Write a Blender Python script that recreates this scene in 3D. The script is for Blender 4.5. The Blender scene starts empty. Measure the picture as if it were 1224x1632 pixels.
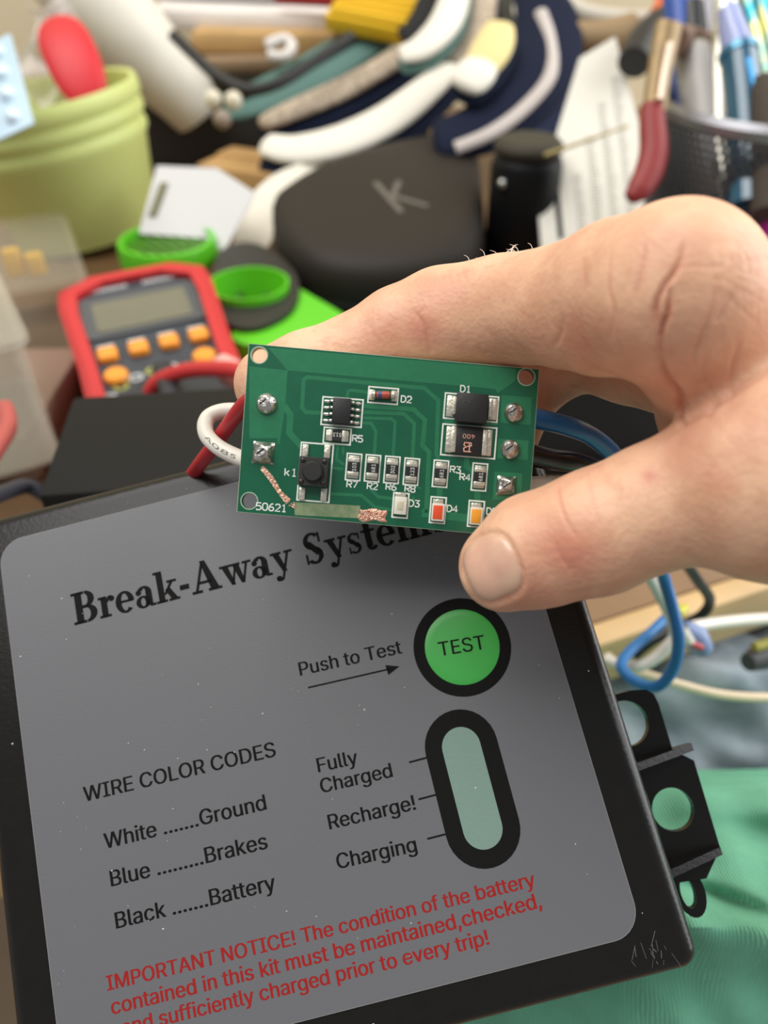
import bpy, bmesh, math, random
import numpy as np
from mathutils import Vector, Matrix
from mathutils.geometry import tessellate_polygon
random.seed(7)
rng = np.random.default_rng(7)
SC = bpy.context.scene
COL = SC.collection

# ------------------------------------------------------------------ camera, world, lights, exposure
FPX = 1226.0                       # focal length in pixels of the 1224 x 1632 frame
CAM = Vector((0.0, 0.0, 0.956))    # the phone hangs about 20 cm above the desk top
PITCH = math.radians(40)
RIGHT = Vector((1, 0, 0))
FWD = Vector((0, math.cos(PITCH), -math.sin(PITCH)))
UP = Vector((0, math.sin(PITCH), math.cos(PITCH)))
DESK = 0.75
cd = bpy.data.cameras.new('camera'); cam = bpy.data.objects.new('camera', cd); COL.objects.link(cam)
cam.location = CAM; cam.rotation_euler = (math.pi/2 - PITCH, 0, 0)
cd.sensor_fit = 'VERTICAL'; cd.sensor_height = 34.6; cd.sensor_width = 34.6*0.75
cd.lens = 34.6*FPX/1632.0
cd.clip_start = 0.005; cd.clip_end = 20
cd.dof.use_dof = True; cd.dof.focus_distance = 0.121; cd.dof.aperture_fstop = 13.5
SC.camera = cam
w = bpy.data.worlds.new('room_light'); SC.world = w; w.use_nodes = True
w.node_tree.nodes['Background'].inputs[0].default_value = (0.93, 0.97, 1.0, 1)
w.node_tree.nodes['Background'].inputs[1].default_value = 0.31
def area(name, loc, target, sx, sy, power, col):
    l = bpy.data.lights.new(name, 'AREA'); l.shape = 'RECTANGLE'; l.size = sx; l.size_y = sy; l.energy = power; l.color = col
    o = bpy.data.objects.new(name, l); COL.objects.link(o); o.location = loc
    o.rotation_euler = (Vector(target)-Vector(loc)).to_track_quat('-Z', 'Y').to_euler(); return o
area('window_light', (1.25, 0.5, 1.32), (0.0, 0.15, 0.85), 1.6, 1.9, 38, (0.97, 0.985, 1.0))
area('ceiling_light', (-0.55, 0.15, 2.3), (0.0, 0.15, 0.85), 1.4, 1.2, 26, (1.0, 0.98, 0.95))
SC.view_settings.view_transform = 'Standard'; SC.view_settings.look = 'None'
SC.view_settings.exposure = 0.09; SC.view_settings.gamma = 1.0; SC.view_settings.use_curve_mapping = False
SC.cycles.use_denoising = True; SC.cycles.max_bounces = 8; SC.cycles.transparent_max_bounces = 16
SC.cycles.sample_clamp_indirect = 8

def P(px, py, d):
    """point at depth d (metres along the lens axis) seen at pixel px, py"""
    return CAM + d*(FWD + ((px-612)/FPX)*RIGHT - ((py-816)/FPX)*UP)
def G(px, py, z=DESK):
    """point at height z seen at pixel px, py"""
    r = FWD + ((px-612)/FPX)*RIGHT - ((py-816)/FPX)*UP
    return CAM + r*((z-CAM.z)/r.z)
def C2W(p):
    """camera-frame millimetres (x right, y down, z forward) to world"""
    return CAM + (float(p[0])*RIGHT - float(p[1])*UP + float(p[2])*FWD)*0.001

# ------------------------------------------------------------------ materials
def lin(c): c /= 255.0; return c/12.92 if c <= 0.04045 else ((c+0.055)/1.055)**2.4
MATS = {}
def M(name, rgb, rough=0.5, metal=0.0, var=0.0, vscale=60, bump=0.0, bscale=400, spec=0.5, sss=0.0, trans=0.0, alpha=1.0, coat=0.0, rgb2=None, emit=0):
    if name in MATS: return MATS[name]
    m = bpy.data.materials.new(name); m.use_nodes = True; nt = m.node_tree; b = nt.nodes['Principled BSDF']
    c = tuple(lin(x) for x in rgb) + (1,)
    b.inputs['Base Color'].default_value = c; b.inputs['Roughness'].default_value = rough; b.inputs['Metallic'].default_value = metal
    b.inputs['Specular IOR Level'].default_value = spec
    if sss: b.inputs['Subsurface Weight'].default_value = sss; b.inputs['Subsurface Radius'].default_value = (0.004, 0.0015, 0.0008); b.inputs['Subsurface Scale'].default_value = 1.0
    b.inputs['Transmission Weight'].default_value = trans; b.inputs['Alpha'].default_value = alpha; b.inputs['Coat Weight'].default_value = coat
    tc = nt.nodes.new('ShaderNodeTexCoord')
    if var or rgb2:
        n = nt.nodes.new('ShaderNodeTexNoise'); n.inputs['Scale'].default_value = vscale; n.inputs['Detail'].default_value = 4
        nt.links.new(tc.outputs['Object'], n.inputs['Vector'])
        mx = nt.nodes.new('ShaderNodeMix'); mx.data_type = 'RGBA'
        c2 = tuple(lin(x) for x in rgb2)+(1,) if rgb2 else tuple(min(1, x*(1+var)) for x in c[:3])+(1,)
        c1 = c if rgb2 else tuple(x*(1-var) for x in c[:3])+(1,)
        mx.inputs['A'].default_value = c1; mx.inputs['B'].default_value = c2
        rp = nt.nodes.new('ShaderNodeMapRange'); rp.inputs[1].default_value = 0.35; rp.inputs[2].default_value = 0.65
        nt.links.new(n.outputs['Fac'], rp.inputs[0]); nt.links.new(rp.outputs[0], mx.inputs['Factor']); nt.links.new(mx.outputs['Result'], b.inputs['Base Color'])
    if bump:
        n = nt.nodes.new('ShaderNodeTexNoise'); n.inputs['Scale'].default_value = bscale; n.inputs['Detail'].default_value = 3
        nt.links.new(tc.outputs['Object'], n.inputs['Vector'])
        bp = nt.nodes.new('ShaderNodeBump'); bp.inputs['Strength'].default_value = bump; bp.inputs['Distance'].default_value = 0.0004
        nt.links.new(n.outputs['Fac'], bp.inputs['Height']); nt.links.new(bp.outputs['Normal'], b.inputs['Normal'])
    MATS[name] = m; return m

# ------------------------------------------------------------------ mesh building
class MB:
    def __init__(s): s.v = []; s.f = []
    def add(s, verts, faces, mat=None):
        o = len(s.v)
        s.v += [tuple(mat @ Vector(p)) if mat is not None else tuple(p) for p in verts]
        s.f += [tuple(i+o for i in f) for f in faces]; return s
    def box(s, c, size, r=0.0, seg=2, mat=None):
        bm = bmesh.new(); bmesh.ops.create_cube(bm, size=1)
        for v in bm.verts: v.co = Vector((v.co.x*size[0], v.co.y*size[1], v.co.z*size[2]))
        if r > 0: bmesh.ops.bevel(bm, geom=bm.edges[:], offset=r, segments=seg, profile=0.5, affect='EDGES')
        for v in bm.verts: v.co += Vector(c)
        bm.verts.index_update(); vs = [v.co.copy() for v in bm.verts]; fs = [[v.index for v in f.verts] for f in bm.faces]; bm.free()
        return s.add(vs, fs, mat)
    def prism(s, loops, z0, z1, mat=None, ztop=None):
        """extrude a 2D outline (first loop) with holes between z0 and z1"""
        if not isinstance(loops[0][0], (list, tuple)): loops = [loops]
        flat = [p for l in loops for p in l]; n = len(flat)
        tri = tessellate_polygon([[Vector((p[0], p[1], 0)) for p in l] for l in loops])
        vs = [(p[0], p[1], z0) for p in flat] + [(p[0], p[1], z1) for p in flat]
        fs = []
        for t in tri:
            a, b, c = [Vector(flat[i]) for i in t]
            if (b-a).cross(c-a) < 0: t = (t[0], t[2], t[1])
            fs.append((t[0]+n, t[1]+n, t[2]+n)); fs.append((t[0], t[2], t[1]))
        o = 0
        for li, l in enumerate(loops):
            area2 = sum(l[i][0]*l[(i+1) % len(l)][1]-l[(i+1) % len(l)][0]*l[i][1] for i in range(len(l)))
            ccw = (area2 > 0) == (li == 0)
            for i in range(len(l)):
                j = (i+1) % len(l); q = (o+i, o+j, o+j+n, o+i+n)
                fs.append(q if ccw else q[::-1])
            o += len(l)
        return s.add(vs, fs, mat)
    def tube(s, pts, r, seg=12, smooth=6, caps=True, flat=1.0, upv=None):
        pts = [Vector(p) for p in pts]; n = len(pts)
        rad = list(r) if isinstance(r, (list, tuple)) else [r]*n
        if smooth > 1 and n > 2: pts, rad = spline(pts, rad, smooth)
        n = len(pts); T = [(pts[min(i+1, n-1)]-pts[max(i-1, 0)]).normalized() for i in range(n)]
        u = upv.copy() if upv is not None else (Vector((0, 0, 1)) if abs(T[0].z) < 0.9 else Vector((1, 0, 0)))
        vs = []; fs = []
        for i in range(n):
            u = (u - T[i]*u.dot(T[i])).normalized(); b = T[i].cross(u)
            for k in range(seg):
                a = 2*math.pi*k/seg; vs.append(pts[i] + rad[i]*(math.cos(a)*b + flat*math.sin(a)*u))
        for i in range(n-1):
            for k in range(seg):
                k2 = (k+1) % seg; fs.append((i*seg+k, i*seg+k2, (i+1)*seg+k2, (i+1)*seg+k))
        if caps: fs.append(tuple(range(seg))[::-1]); fs.append(tuple((n-1)*seg+k for k in range(seg)))
        return s.add(vs, fs)
    def lathe(s, prof, seg=48, mat=None, closed=False):
        n = len(prof); vs = []; fs = []
        for r, z in prof:
            for k in range(seg):
                a = 2*math.pi*k/seg; vs.append((r*math.cos(a), r*math.sin(a), z))
        for i in range(n if closed else n-1):
            i2 = (i+1) % n
            for k in range(seg):
                k2 = (k+1) % seg; fs.append((i*seg+k, i*seg+k2, i2*seg+k2, i2*seg+k))
        return s.add(vs, fs, mat)
    def cyl(s, c, r, h, seg=24, bev=0.0, mat=None, r2=None):
        r2 = r if r2 is None else r2
        prof = [(1e-7, 0), (r-bev, 0), (r, bev), (r2, h-bev), (r2-bev, h), (1e-7, h)] if bev else [(1e-7, 0), (r, 0), (r2, h), (1e-7, h)]
        m = Matrix.Translation(Vector(c)); m = mat @ m if mat is not None else m
        return s.lathe(prof, seg, m)
    def ball(s, c, r, seg=20, rings=12, mat=None, half=False):
        r = (r, r, r) if not isinstance(r, (tuple, list)) else r
        vs = []; fs = []; t0 = 0 if half else -math.pi/2
        for i in range(rings+1):
            t = t0 + (math.pi/2-t0)*i/rings
            for k in range(seg):
                a = 2*math.pi*k/seg
                vs.append((c[0]+r[0]*math.cos(t)*math.cos(a), c[1]+r[1]*math.cos(t)*math.sin(a), c[2]+r[2]*math.sin(t)))
        for i in range(rings):
            for k in range(seg):
                k2 = (k+1) % seg; fs.append((i*seg+k, i*seg+k2, (i+1)*seg+k2, (i+1)*seg+k))
        return s.add(vs, fs, mat)
    def grid(s, fn, nu, nv, thick=None):
        """fn(u, v) -> point; a sheet, given thickness along its own normals when thick is set"""
        pts = [[Vector(fn(i/nu, j/nv)) for j in range(nv+1)] for i in range(nu+1)]
        W = nv+1; vs = [p for r in pts for p in r]; fs = []
        for i in range(nu):
            for j in range(nv): fs.append((i*W+j, (i+1)*W+j, (i+1)*W+j+1, i*W+j+1))
        if thick:
            N = len(vs); low = []
            for i in range(nu+1):
                for j in range(nv+1):
                    a = pts[min(i+1, nu)][j]-pts[max(i-1, 0)][j]; b = pts[i][min(j+1, nv)]-pts[i][max(j-1, 0)]
                    low.append(pts[i][j]-a.cross(b).normalized()*thick)
            vs += low; fs += [tuple(x+N for x in f[::-1]) for f in fs[:]]
            for i in range(nu):
                for j in (0, nv):
                    q = (i*W+j, (i+1)*W+j, (i+1)*W+j+N, i*W+j+N); fs.append(q if j else q[::-1])
            for j in range(nv):
                for i in (0, nu):
                    q = (i*W+j, i*W+j+1, i*W+j+1+N, i*W+j+N); fs.append(q[::-1] if i else q)
        return s.add(vs, fs)
    def build(s, name, mat, parent=None, world=False, smooth=True, angle=40, scale=1.0, me_only=False):
        me = bpy.data.meshes.new(name)
        vs = s.v
        if world and parent is not None:
            inv = parent.matrix_basis.inverted(); vs = [inv @ Vector(p) for p in vs]
        if scale != 1.0: vs = [(p[0]*scale, p[1]*scale, p[2]*scale) for p in vs]
        me.from_pydata([tuple(p) for p in vs], [], s.f); me.update()
        if mat is not None: me.materials.append(mat)
        if smooth:
            me.shade_smooth()
            try: me.set_sharp_from_angle(angle=math.radians(angle))
            except Exception: pass
        o = bpy.data.objects.new(name, me); COL.objects.link(o)
        if parent is not None: o.parent = parent
        return o
def spline(pts, rad, k):
    out = []; ro = []; n = len(pts)
    for i in range(n-1):
        p0, p1, p2, p3 = pts[max(i-1, 0)], pts[i], pts[i+1], pts[min(i+2, n-1)]
        for j in range(k):
            t = j/k
            out.append(0.5*((2*p1)+(p2-p0)*t+(2*p0-5*p1+4*p2-p3)*t*t+(3*p1-p0-3*p2+p3)*t**3)); ro.append(rad[i]*(1-t)+rad[i+1]*t)
    out.append(pts[-1]); ro.append(rad[-1]); return out, ro
def thing(name, label, cat, mat=None, loc=None, group=None):
    o = bpy.data.objects.new(name, None); COL.objects.link(o); o.empty_display_size = 0.01
    o.matrix_basis = mat if mat is not None else Matrix.Translation(Vector(loc) if loc is not None else Vector())
    return tag(o, label, cat, group)
def tag(o, label, cat, group=None):
    o['label'] = label; o['category'] = cat
    if group: o['group'] = group
    return o
def struct(o): o['kind'] = 'structure'; return o
def lab(o, s): o['label'] = s; return o
def solo(name, label, cat, mb, mat, group=None, origin=None, **kw):
    """a thing that is one mesh, with its origin at its base"""
    if origin is None:
        n = len(mb.v); zs = min(p[2] for p in mb.v); origin = Vector((sum(p[0] for p in mb.v)/n, sum(p[1] for p in mb.v)/n, zs))
    mb.v = [tuple(Vector(p)-Vector(origin)) for p in mb.v]
    o = mb.build(name, mat, **kw); o.location = origin; return tag(o, label, cat, group)
def frame(o, x, y, z):
    m = Matrix((x, y, z)).transposed().to_4x4(); m.translation = Vector(o); return m
def rrect(x0, y0, x1, y1, r, seg=6):
    out = []
    for cx, cy, a0 in ((x1-r, y1-r, 0), (x0+r, y1-r, 90), (x0+r, y0+r, 180), (x1-r, y0+r, 270)):
        for k in range(seg+1):
            a = math.radians(a0+90*k/seg); out.append((cx+r*math.cos(a), cy+r*math.sin(a)))
    return out
def circ(cx, cy, r, n=32, ry=None): return [(cx+r*math.cos(2*math.pi*k/n), cy+(ry or r)*math.sin(2*math.pi*k/n)) for k in range(n)]
def stadium(cx, cy, hw, hl, seg=16):
    return [(cx+hw*math.cos(math.pi*k/seg), cy+(hl-hw)+hw*math.sin(math.pi*k/seg)) for k in range(seg+1)] + \
           [(cx-hw*math.cos(math.pi*k/seg), cy-(hl-hw)-hw*math.sin(math.pi*k/seg)) for k in range(seg+1)]

# ------------------------------------------------------------------ lettering
try: SANS = bpy.data.fonts.load(bpy.utils.system_resource('DATAFILES')+'/fonts/Inter.woff2')
except Exception: SANS = None
def text_geo(t, bold=0.0):
    cu = bpy.data.curves.new('t', 'FONT'); cu.body = t
    if SANS: cu.font = SANS
    cu.size = 1; cu.resolution_u = 4; cu.fill_mode = 'NONE'
    o = bpy.data.objects.new('t', cu); me = bpy.data.meshes.new_from_object(o)
    co = [Vector(v.co) for v in me.vertices]; nb = {}
    for e in me.edges:
        a, b = e.vertices; nb.setdefault(a, []).append(b); nb.setdefault(b, []).append(a)
    bpy.data.objects.remove(o); bpy.data.curves.remove(cu); bpy.data.meshes.remove(me)
    loops = []; seen = set()
    for s0 in sorted(nb):
        if s0 in seen: continue
        l = [s0]; seen.add(s0); c = s0
        while True:
            nx = [q for q in nb[c] if q not in seen]
            if not nx: break
            c = min(nx) if len(l) == 1 else nx[0]; seen.add(c); l.append(c)
        if len(l) > 2: loops.append(l)
    from mathutils.geometry import delaunay_2d_cdt
    # letters one cluster at a time: triangulate all outlines together, keep what winds round an outline (overlapping strokes stay filled)
    ext = [(min(co[i].x for i in l), max(co[i].x for i in l), l) for l in loops]; ext.sort(key=lambda q: q[0]); cl = []
    for a, b, l in ext:
        if cl and a < cl[-1][1]: cl[-1][1] = max(b, cl[-1][1]); cl[-1][2].append(l)
        else: cl.append([a, b, [l]])
    vs, fs = [], []
    for _, _, ls in cl:
        p2 = []; ed2 = []; lp = []
        for l in ls:
            n0 = len(p2); q = [co[i].to_2d() for i in l]; lp.append(q); p2 += q; ed2 += [(n0+i, n0+(i+1) % len(l)) for i in range(len(l))]
        ov, _, of, _, _, _ = delaunay_2d_cdt(p2, ed2, [], 0, 1e-5)
        n0 = len(vs); vs += [(p.x, p.y, 0.0) for p in ov]
        for f in of:
            c = sum((ov[i] for i in f), Vector((0, 0)))/len(f); wn = 0
            for q in lp:
                for i in range(len(q)):
                    a, b = q[i-1], q[i]
                    if (a.y > c.y) != (b.y > c.y) and c.x < (b.x-a.x)*(c.y-a.y)/(b.y-a.y)+a.x: wn += 1 if b.y > a.y else -1
            if wn:
                a, b, d3 = [ov[i] for i in f[:3]]; cr = (b.x-a.x)*(d3.y-a.y)-(b.y-a.y)*(d3.x-a.x)
                fs.append(tuple(n0+i for i in (f if cr > 0 else f[::-1])))
    return vs, fs
def put_text(mb, t, x, y, width, height=None, ang=0.0, z=0.0, bold=0.0, center=False):
    """t in the local xy plane from baseline start x, y; scaled to width; height None keeps its proportions, else cap height"""
    vs, fs = text_geo(t, 0.0)
    x0 = min(v[0] for v in vs); x1 = max(v[0] for v in vs)
    sx = width/(x1-x0); sy = sx if height is None else height/0.727
    ca, sa = math.cos(ang), math.sin(ang); out = []
    for v in vs:
        a, b = (v[0]-x0)*sx, v[1]*sy
        if center: a -= width/2; b -= sy*0.727/2
        out.append((x+a*ca-b*sa, y+a*sa+b*ca, z))
    for k in ((-1, 0, 1) if bold else (0,)):      # heavier lettering: the same outline struck again a hair to each side
        e = k*bold*sx; mb.add([(p[0]+e*ca, p[1]+e*sa, p[2]+0.0004*k) for p in out], fs)
STROKES = {'R': [[(0, 0), (0, 1), (.7, 1), (.9, .85), (.9, .65), (.7, .5), (0, .5)], [(.4, .5), (.9, 0)]],
 'D': [[(0, 0), (0, 1), (.55, 1), (.9, .7), (.9, .3), (.55, 0), (0, 0)]],
 'k': [[(0, 0), (0, 1)], [(.7, .7), (0, .3)], [(.25, .42), (.75, 0)]],
 '1': [[(.15, .8), (.45, 1), (.45, 0)], [(.15, 0), (.75, 0)]],
 '2': [[(0, .8), (.2, 1), (.65, 1), (.85, .8), (.85, .6), (0, 0), (.9, 0)]],
 '3': [[(0, 1), (.85, 1), (.4, .6), (.85, .45), (.85, .15), (.65, 0), (.2, 0), (0, .15)]],
 '4': [[(.65, 0), (.65, 1), (0, .3), (.9, .3)]],
 '5': [[(.85, 1), (.05, 1), (0, .55), (.6, .6), (.85, .4), (.85, .15), (.6, 0), (.15, 0), (0, .12)]],
 '6': [[(.75, 1), (.4, .95), (0, .5), (0, .2), (.2, 0), (.65, 0), (.85, .2), (.85, .35), (.65, .52), (.2, .52), (0, .35)]],
 '7': [[(0, 1), (.9, 1), (.3, 0)]],
 '8': [[(.2, .52), (0, .7), (0, .85), (.2, 1), (.65, 1), (.85, .85), (.85, .7), (.65, .52), (.2, .52), (0, .32), (0, .15), (.2, 0), (.65, 0), (.85, .15), (.85, .32), (.65, .52)]],
 '0': [[(.2, 0), (0, .2), (0, .8), (.2, 1), (.65, 1), (.85, .8), (.85, .2), (.65, 0), (.2, 0)]]}
def strip(mb, pts, wd, z, mat=None):
    """flat ribbon along a polyline in the xy plane"""
    pts = [Vector((p[0], p[1])) for p in pts]; n = len(pts); L = []; R = []
    for i in range(n):
        a = (pts[i]-pts[i-1]).normalized() if i else None; b = (pts[i+1]-pts[i]).normalized() if i < n-1 else None
        if a is None: a = b
        if b is None: b = a
        t = a+b; t = t.normalized() if t.length > 1e-6 else a
        nn = Vector((-t.y, t.x)); k = min(1.6, 1/max(0.3, abs(nn.dot(Vector((-a.y, a.x))))))
        L.append(pts[i]+nn*wd/2*k); R.append(pts[i]-nn*wd/2*k)
    vs = [(p.x, p.y, z) for p in L]+[(p.x, p.y, z) for p in R]
    mb.add(vs, [(n+i, n+i+1, i+1, i) for i in range(n-1)], mat)
def put_strokes(mb, t, cx, cy, h, wd, z, ang=0.0, adv=1.15):
    W = (len(t)-1)*adv*h*0.8+0.85*h*0.8; x = -W/2; ca, sa = math.cos(ang), math.sin(ang)
    for ch in t:
        for pl in STROKES[ch]:
            q = [(x+p[0]*h*0.8, (p[1]-0.5)*h) for p in pl]
            strip(mb, [(cx+a*ca-b*sa, cy+a*sa+b*ca) for a, b in q], wd, z)
        x += adv*h*0.8
# a bold slab-serif alphabet for the title on the box: rectangles, polygons and elliptical bows on a 100-unit cap height
def _r(x0, y0, x1, y1): return [(x0, y0), (x1, y0), (x1, y1), (x0, y1)]
def _bow(cx, cy, rx, ry, tx, ty, a0, a1, n=28):
    q = []
    for k in range(n):
        a, b = [math.radians(a0+(a1-a0)*(k+e)/n) for e in (0, 1)]
        q.append([(cx+rx*math.cos(a), cy+ry*math.sin(a)), (cx+rx*math.cos(b), cy+ry*math.sin(b)),
                  (cx+(rx-tx)*math.cos(b), cy+(ry-ty)*math.sin(b)), (cx+(rx-tx)*math.cos(a), cy+(ry-ty)*math.sin(a))])
    return q
def _dot(cx, cy, r): return [circ(cx, cy, r, 16)]
_S = _bow(33, 73, 27, 28, 15, 9, 35, 260)+_bow(33, 27, 27, 28, 15, 9, -145, 80)+[[(9, 68), (26, 74), (58, 34), (40, 26)], _r(51, 66, 58, 98), _r(6, 2, 13, 34)]
SLAB = {
 'B': (80, [_r(10, 0, 32, 100), _r(0, 0, 40, 9), _r(0, 91, 40, 100), _r(30, 46, 44, 56)]+_bow(42, 74, 28, 26, 20, 9, -90, 90)+_bow(42, 28, 33, 28, 21, 9, -90, 90)),
 'r': (52, [_r(8, 0, 27, 66), _r(0, 0, 36, 8), _r(0, 58, 22, 66)]+_bow(38, 46, 14, 20, 8, 9, 60, 180)+_dot(42, 55, 9)),
 'e': (60, _bow(29, 33, 29, 35, 18, 8, 0, 318)+[_r(14, 31, 55, 39)]),
 'a': (64, _bow(24, 18, 22, 20, 15, 7, 0, 360)+_bow(30, 46, 23, 22, 18, 8, 0, 150)+_dot(13, 49, 9)+[_r(34, 4, 53, 48), _r(44, 0, 62, 8)]),
 'k': (72, [_r(8, 0, 27, 100), _r(0, 0, 34, 8), _r(0, 92, 22, 100), [(25, 24), (32, 22), (58, 60), (48, 62)], [(30, 38), (44, 46), (66, 6), (46, 6)], _r(38, 0, 72, 8), _r(38, 58, 68, 66)]),
 '-': (38, [_r(3, 24, 32, 40)]),
 'A': (92, [[(10, 6), (19, 6), (46, 90), (40, 100)], [(36, 100), (52, 100), (84, 6), (58, 6)], _r(24, 27, 64, 36), _r(0, 0, 32, 9), _r(50, 0, 92, 9)]),
 'w': (94, [[(6, 62), (26, 62), (42, 0), (30, 0)], [(30, 0), (38, 0), (52, 60), (46, 62)], [(40, 62), (60, 62), (72, 0), (60, 0)], [(62, 0), (70, 0), (88, 62), (80, 62)], _r(0, 58, 64, 66), _r(70, 58, 98, 66)]),
 'y': (66, [[(6, 62), (26, 62), (44, 2), (30, 2)], [(50, 62), (58, 62), (30, -22), (22, -22)], _r(0, 58, 34, 66), _r(42, 58, 68, 66)]+_dot(15, -17, 9)+_bow(20, -14, 12, 12, 6, 6, 180, 340)),
 'S': (68, _S), 's': (48, [[(p[0]*0.7, p[1]*0.66) for p in q] for q in _S]),
 't': (44, [_r(10, 12, 29, 86), _r(0, 58, 42, 66)]+_bow(27, 16, 17, 18, 15, 9, 180, 340)),
 'm': (110, [_r(8, 0, 27, 66), _r(43, 0, 62, 46), _r(78, 0, 97, 46), _r(0, 0, 34, 8), _r(37, 0, 69, 8), _r(72, 0, 104, 8), _r(0, 58, 22, 66)]+_bow(39, 44, 23, 23, 19, 9, 0, 140)+_bow(74, 44, 23, 23, 19, 9, 0, 140)),
 ' ': (34, [])}
def put_slab(mb, t, x, y, width, cap, z):
    tot = sum(SLAB[c][0] for c in t); sx = width/tot; sy = cap/100.0
    for c in t:
        for q in SLAB[c][1]:
            pts = [(x+p[0]*sx, y+p[1]*sy) for p in q]
            ar = sum(pts[i][0]*pts[(i+1) % len(pts)][1]-pts[(i+1) % len(pts)][0]*pts[i][1] for i in range(len(pts)))
            if ar < 0: pts = pts[::-1]
            mb.add([(p[0], p[1], z) for p in pts], [tuple(range(len(pts)))])
        x += SLAB[c][0]*sx

# ------------------------------------------------------------------ the room
wall_m = M('cream_wall', (226, 212, 178), 0.8, bump=0.2, bscale=90)
struct(MB().box((0, 0.98, 1.2), (3.6, 0.06, 2.4)).build('wall_back', wall_m, smooth=False))
struct(MB().box((0, 0, -0.02), (3.6, 2.4, 0.04)).build('floor', M('floor_tan', (150, 130, 108), 0.6, var=0.1, vscale=8), smooth=False))

# desk: brown top with a paler front edge, its edge running obliquely beside the lap
e0 = G(975, 1002); e1 = G(1190, 930); ed = (e1-e0); ed.z = 0; ed.normalize()
en = Vector((-ed.y, ed.x, 0))
if en.y < 0: en = -en
dm = frame(Vector((e0.x, e0.y, DESK)), ed, en, Vector((0, 0, 1)))
desk = thing('desk', 'tan wooden desk whose pale front edge shows under the hand', 'desk', dm)
mb = MB().box((0.05, 0.45, -0.009), (1.5, 0.89, 0.018), 0.001)
mb.build('desk_top', M('desk_wood', (132, 100, 66), 0.5, rgb2=(112, 84, 56), vscale=18), desk)
lab(MB().box((0.05, 0.0, -0.0125), (1.5, 0.010, 0.025), 0.002).build('edge_strip', M('pale_wood', (196, 164, 118), 0.5, var=0.08, vscale=40), desk), 'pale wooden edge strip')
for sx in (-0.6, 0.7):
    for sy in (0.08, 0.80):
        MB().box((sx, sy, -0.384), (0.05, 0.05, 0.732), 0.003).build('leg', MATS['desk_wood'], desk)

# ------------------------------------------------------------------ break-away battery box (local frame in mm, z out of its face)
def cdir(v): return (v[0]*RIGHT - v[1]*UP + v[2]*FWD).normalized()
BX = cdir((1, -0.256, 0)); BY = cdir((-1184, -4619, 1226)); BY = (BY-BX*BY.dot(BX)).normalized(); BZ = BX.cross(BY)
BO = P(737, 1030, 0.132)
BMAT = frame(BO, BX, BY, BZ)
def F(px, py, off=0.0):
    r = FWD + ((px-612)/FPX)*RIGHT - ((py-816)/FPX)*UP
    o = BO + BZ*off*0.001; t = (o-CAM).dot(BZ)/r.dot(BZ); q = CAM + r*t - BO
    return (q.dot(BX)*1000, q.dot(BY)*1000)
blk = M('black_abs', (22, 20, 18), 0.26, bump=0.10, bscale=1500, var=0.08, vscale=300, spec=0.3)
ink = M('black_ink', (16, 15, 14), 0.7, spec=0.15)
grey = M('label_grey', (100, 100, 103), 0.45, bump=0.06, bscale=2500)
red_ink = M('red_ink', (150, 30, 28), 0.6, spec=0.2)
box = thing('battery_box', 'black plastic trailer breakaway box with grey printed label and green test spot', 'battery box', BMAT)
LX0 = min(F(10.7, 974)[0], F(91, 1632)[0]); LY1 = F(214, 811)[1]; LX1 = F(978, 1333)[0]; LY0 = F(945, 1508)[1]
RX = F(1058, 1330)[0]; TY = F(200, 767)[1]; BYY = F(1020, 1571)[1]; LEFT = LX0-(RX-LX1)
S = 0.001
lid_h = 24.0
mb = MB(); mb.box(((LEFT+RX)/2, (TY+BYY)/2, -lid_h/2-0.3), (RX-LEFT, TY-BYY, lid_h), 3.0, 7)
mb.build('lid', blk, box, scale=S)
# base of the enclosure behind the lid, a little inside its outline
mb = MB(); mb.box(((LEFT+RX)/2, (TY+BYY)/2, -lid_h-5), (RX-LEFT-3, TY-BYY-3, 10), 1.5, 3)
mb.build('base_tray', blk, box, scale=S)
plate = MB().prism(rrect(LX0, LY0, LX1, LY1, 4.5, 8), -0.32, 0.0).build('label_plate', grey, box, scale=S, angle=30)
edge = MB().prism([rrect(LX0-0.12, LY0-0.12, LX1+0.12, LY1+0.12, 4.6, 8), rrect(LX0, LY0, LX1, LY1, 4.5, 8)], -0.32, -0.03)
lab(edge.build('worn_edge', M('worn_edge', (128, 128, 126), 0.6), plate, scale=S), 'paler worn edge')
def line(name, t, a, b, m, cap=None, bold=0.016, z=0.02):
    p = F(*a); q = F(*b); k = MB(); wd = math.hypot(q[0]-p[0], q[1]-p[1]); an = math.atan2(q[1]-p[1], q[0]-p[0])
    put_text(k, t, p[0], p[1], wd, cap, an, z, bold); return k.build(name, m, plate, scale=S, smooth=False)
k = MB(); p = F(119, 997); q = F(721, 861)
CAPT = math.dist(F(120, 996), F(114, 946))*1.0
put_slab(k, 'Break-Away Systems', p[0], p[1], math.hypot(q[0]-p[0], q[1]-p[1]), CAPT, 0.02)
k.build('title_lettering', ink, plate, scale=S, smooth=False)
T = [('Push to Test', (479, 1077), (641, 1041)), ('Fully', (508, 1231), (571, 1217)), ('Charged', (513, 1264), (626, 1238)),
     ('Recharge!', (526, 1322), (663, 1290)), ('Charging', (539, 1385), (665, 1357)), ('WIRE COLOR CODES', (135, 1278), (440, 1205)),
     ('White .......Ground', (168, 1353), (425, 1290)), ('Blue .........Brakes', (178, 1413), (427, 1352)), ('Black .......Battery', (186, 1480), (440, 1418))]
for t, a, b in T: line('lettering', t, a, b, ink)
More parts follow.
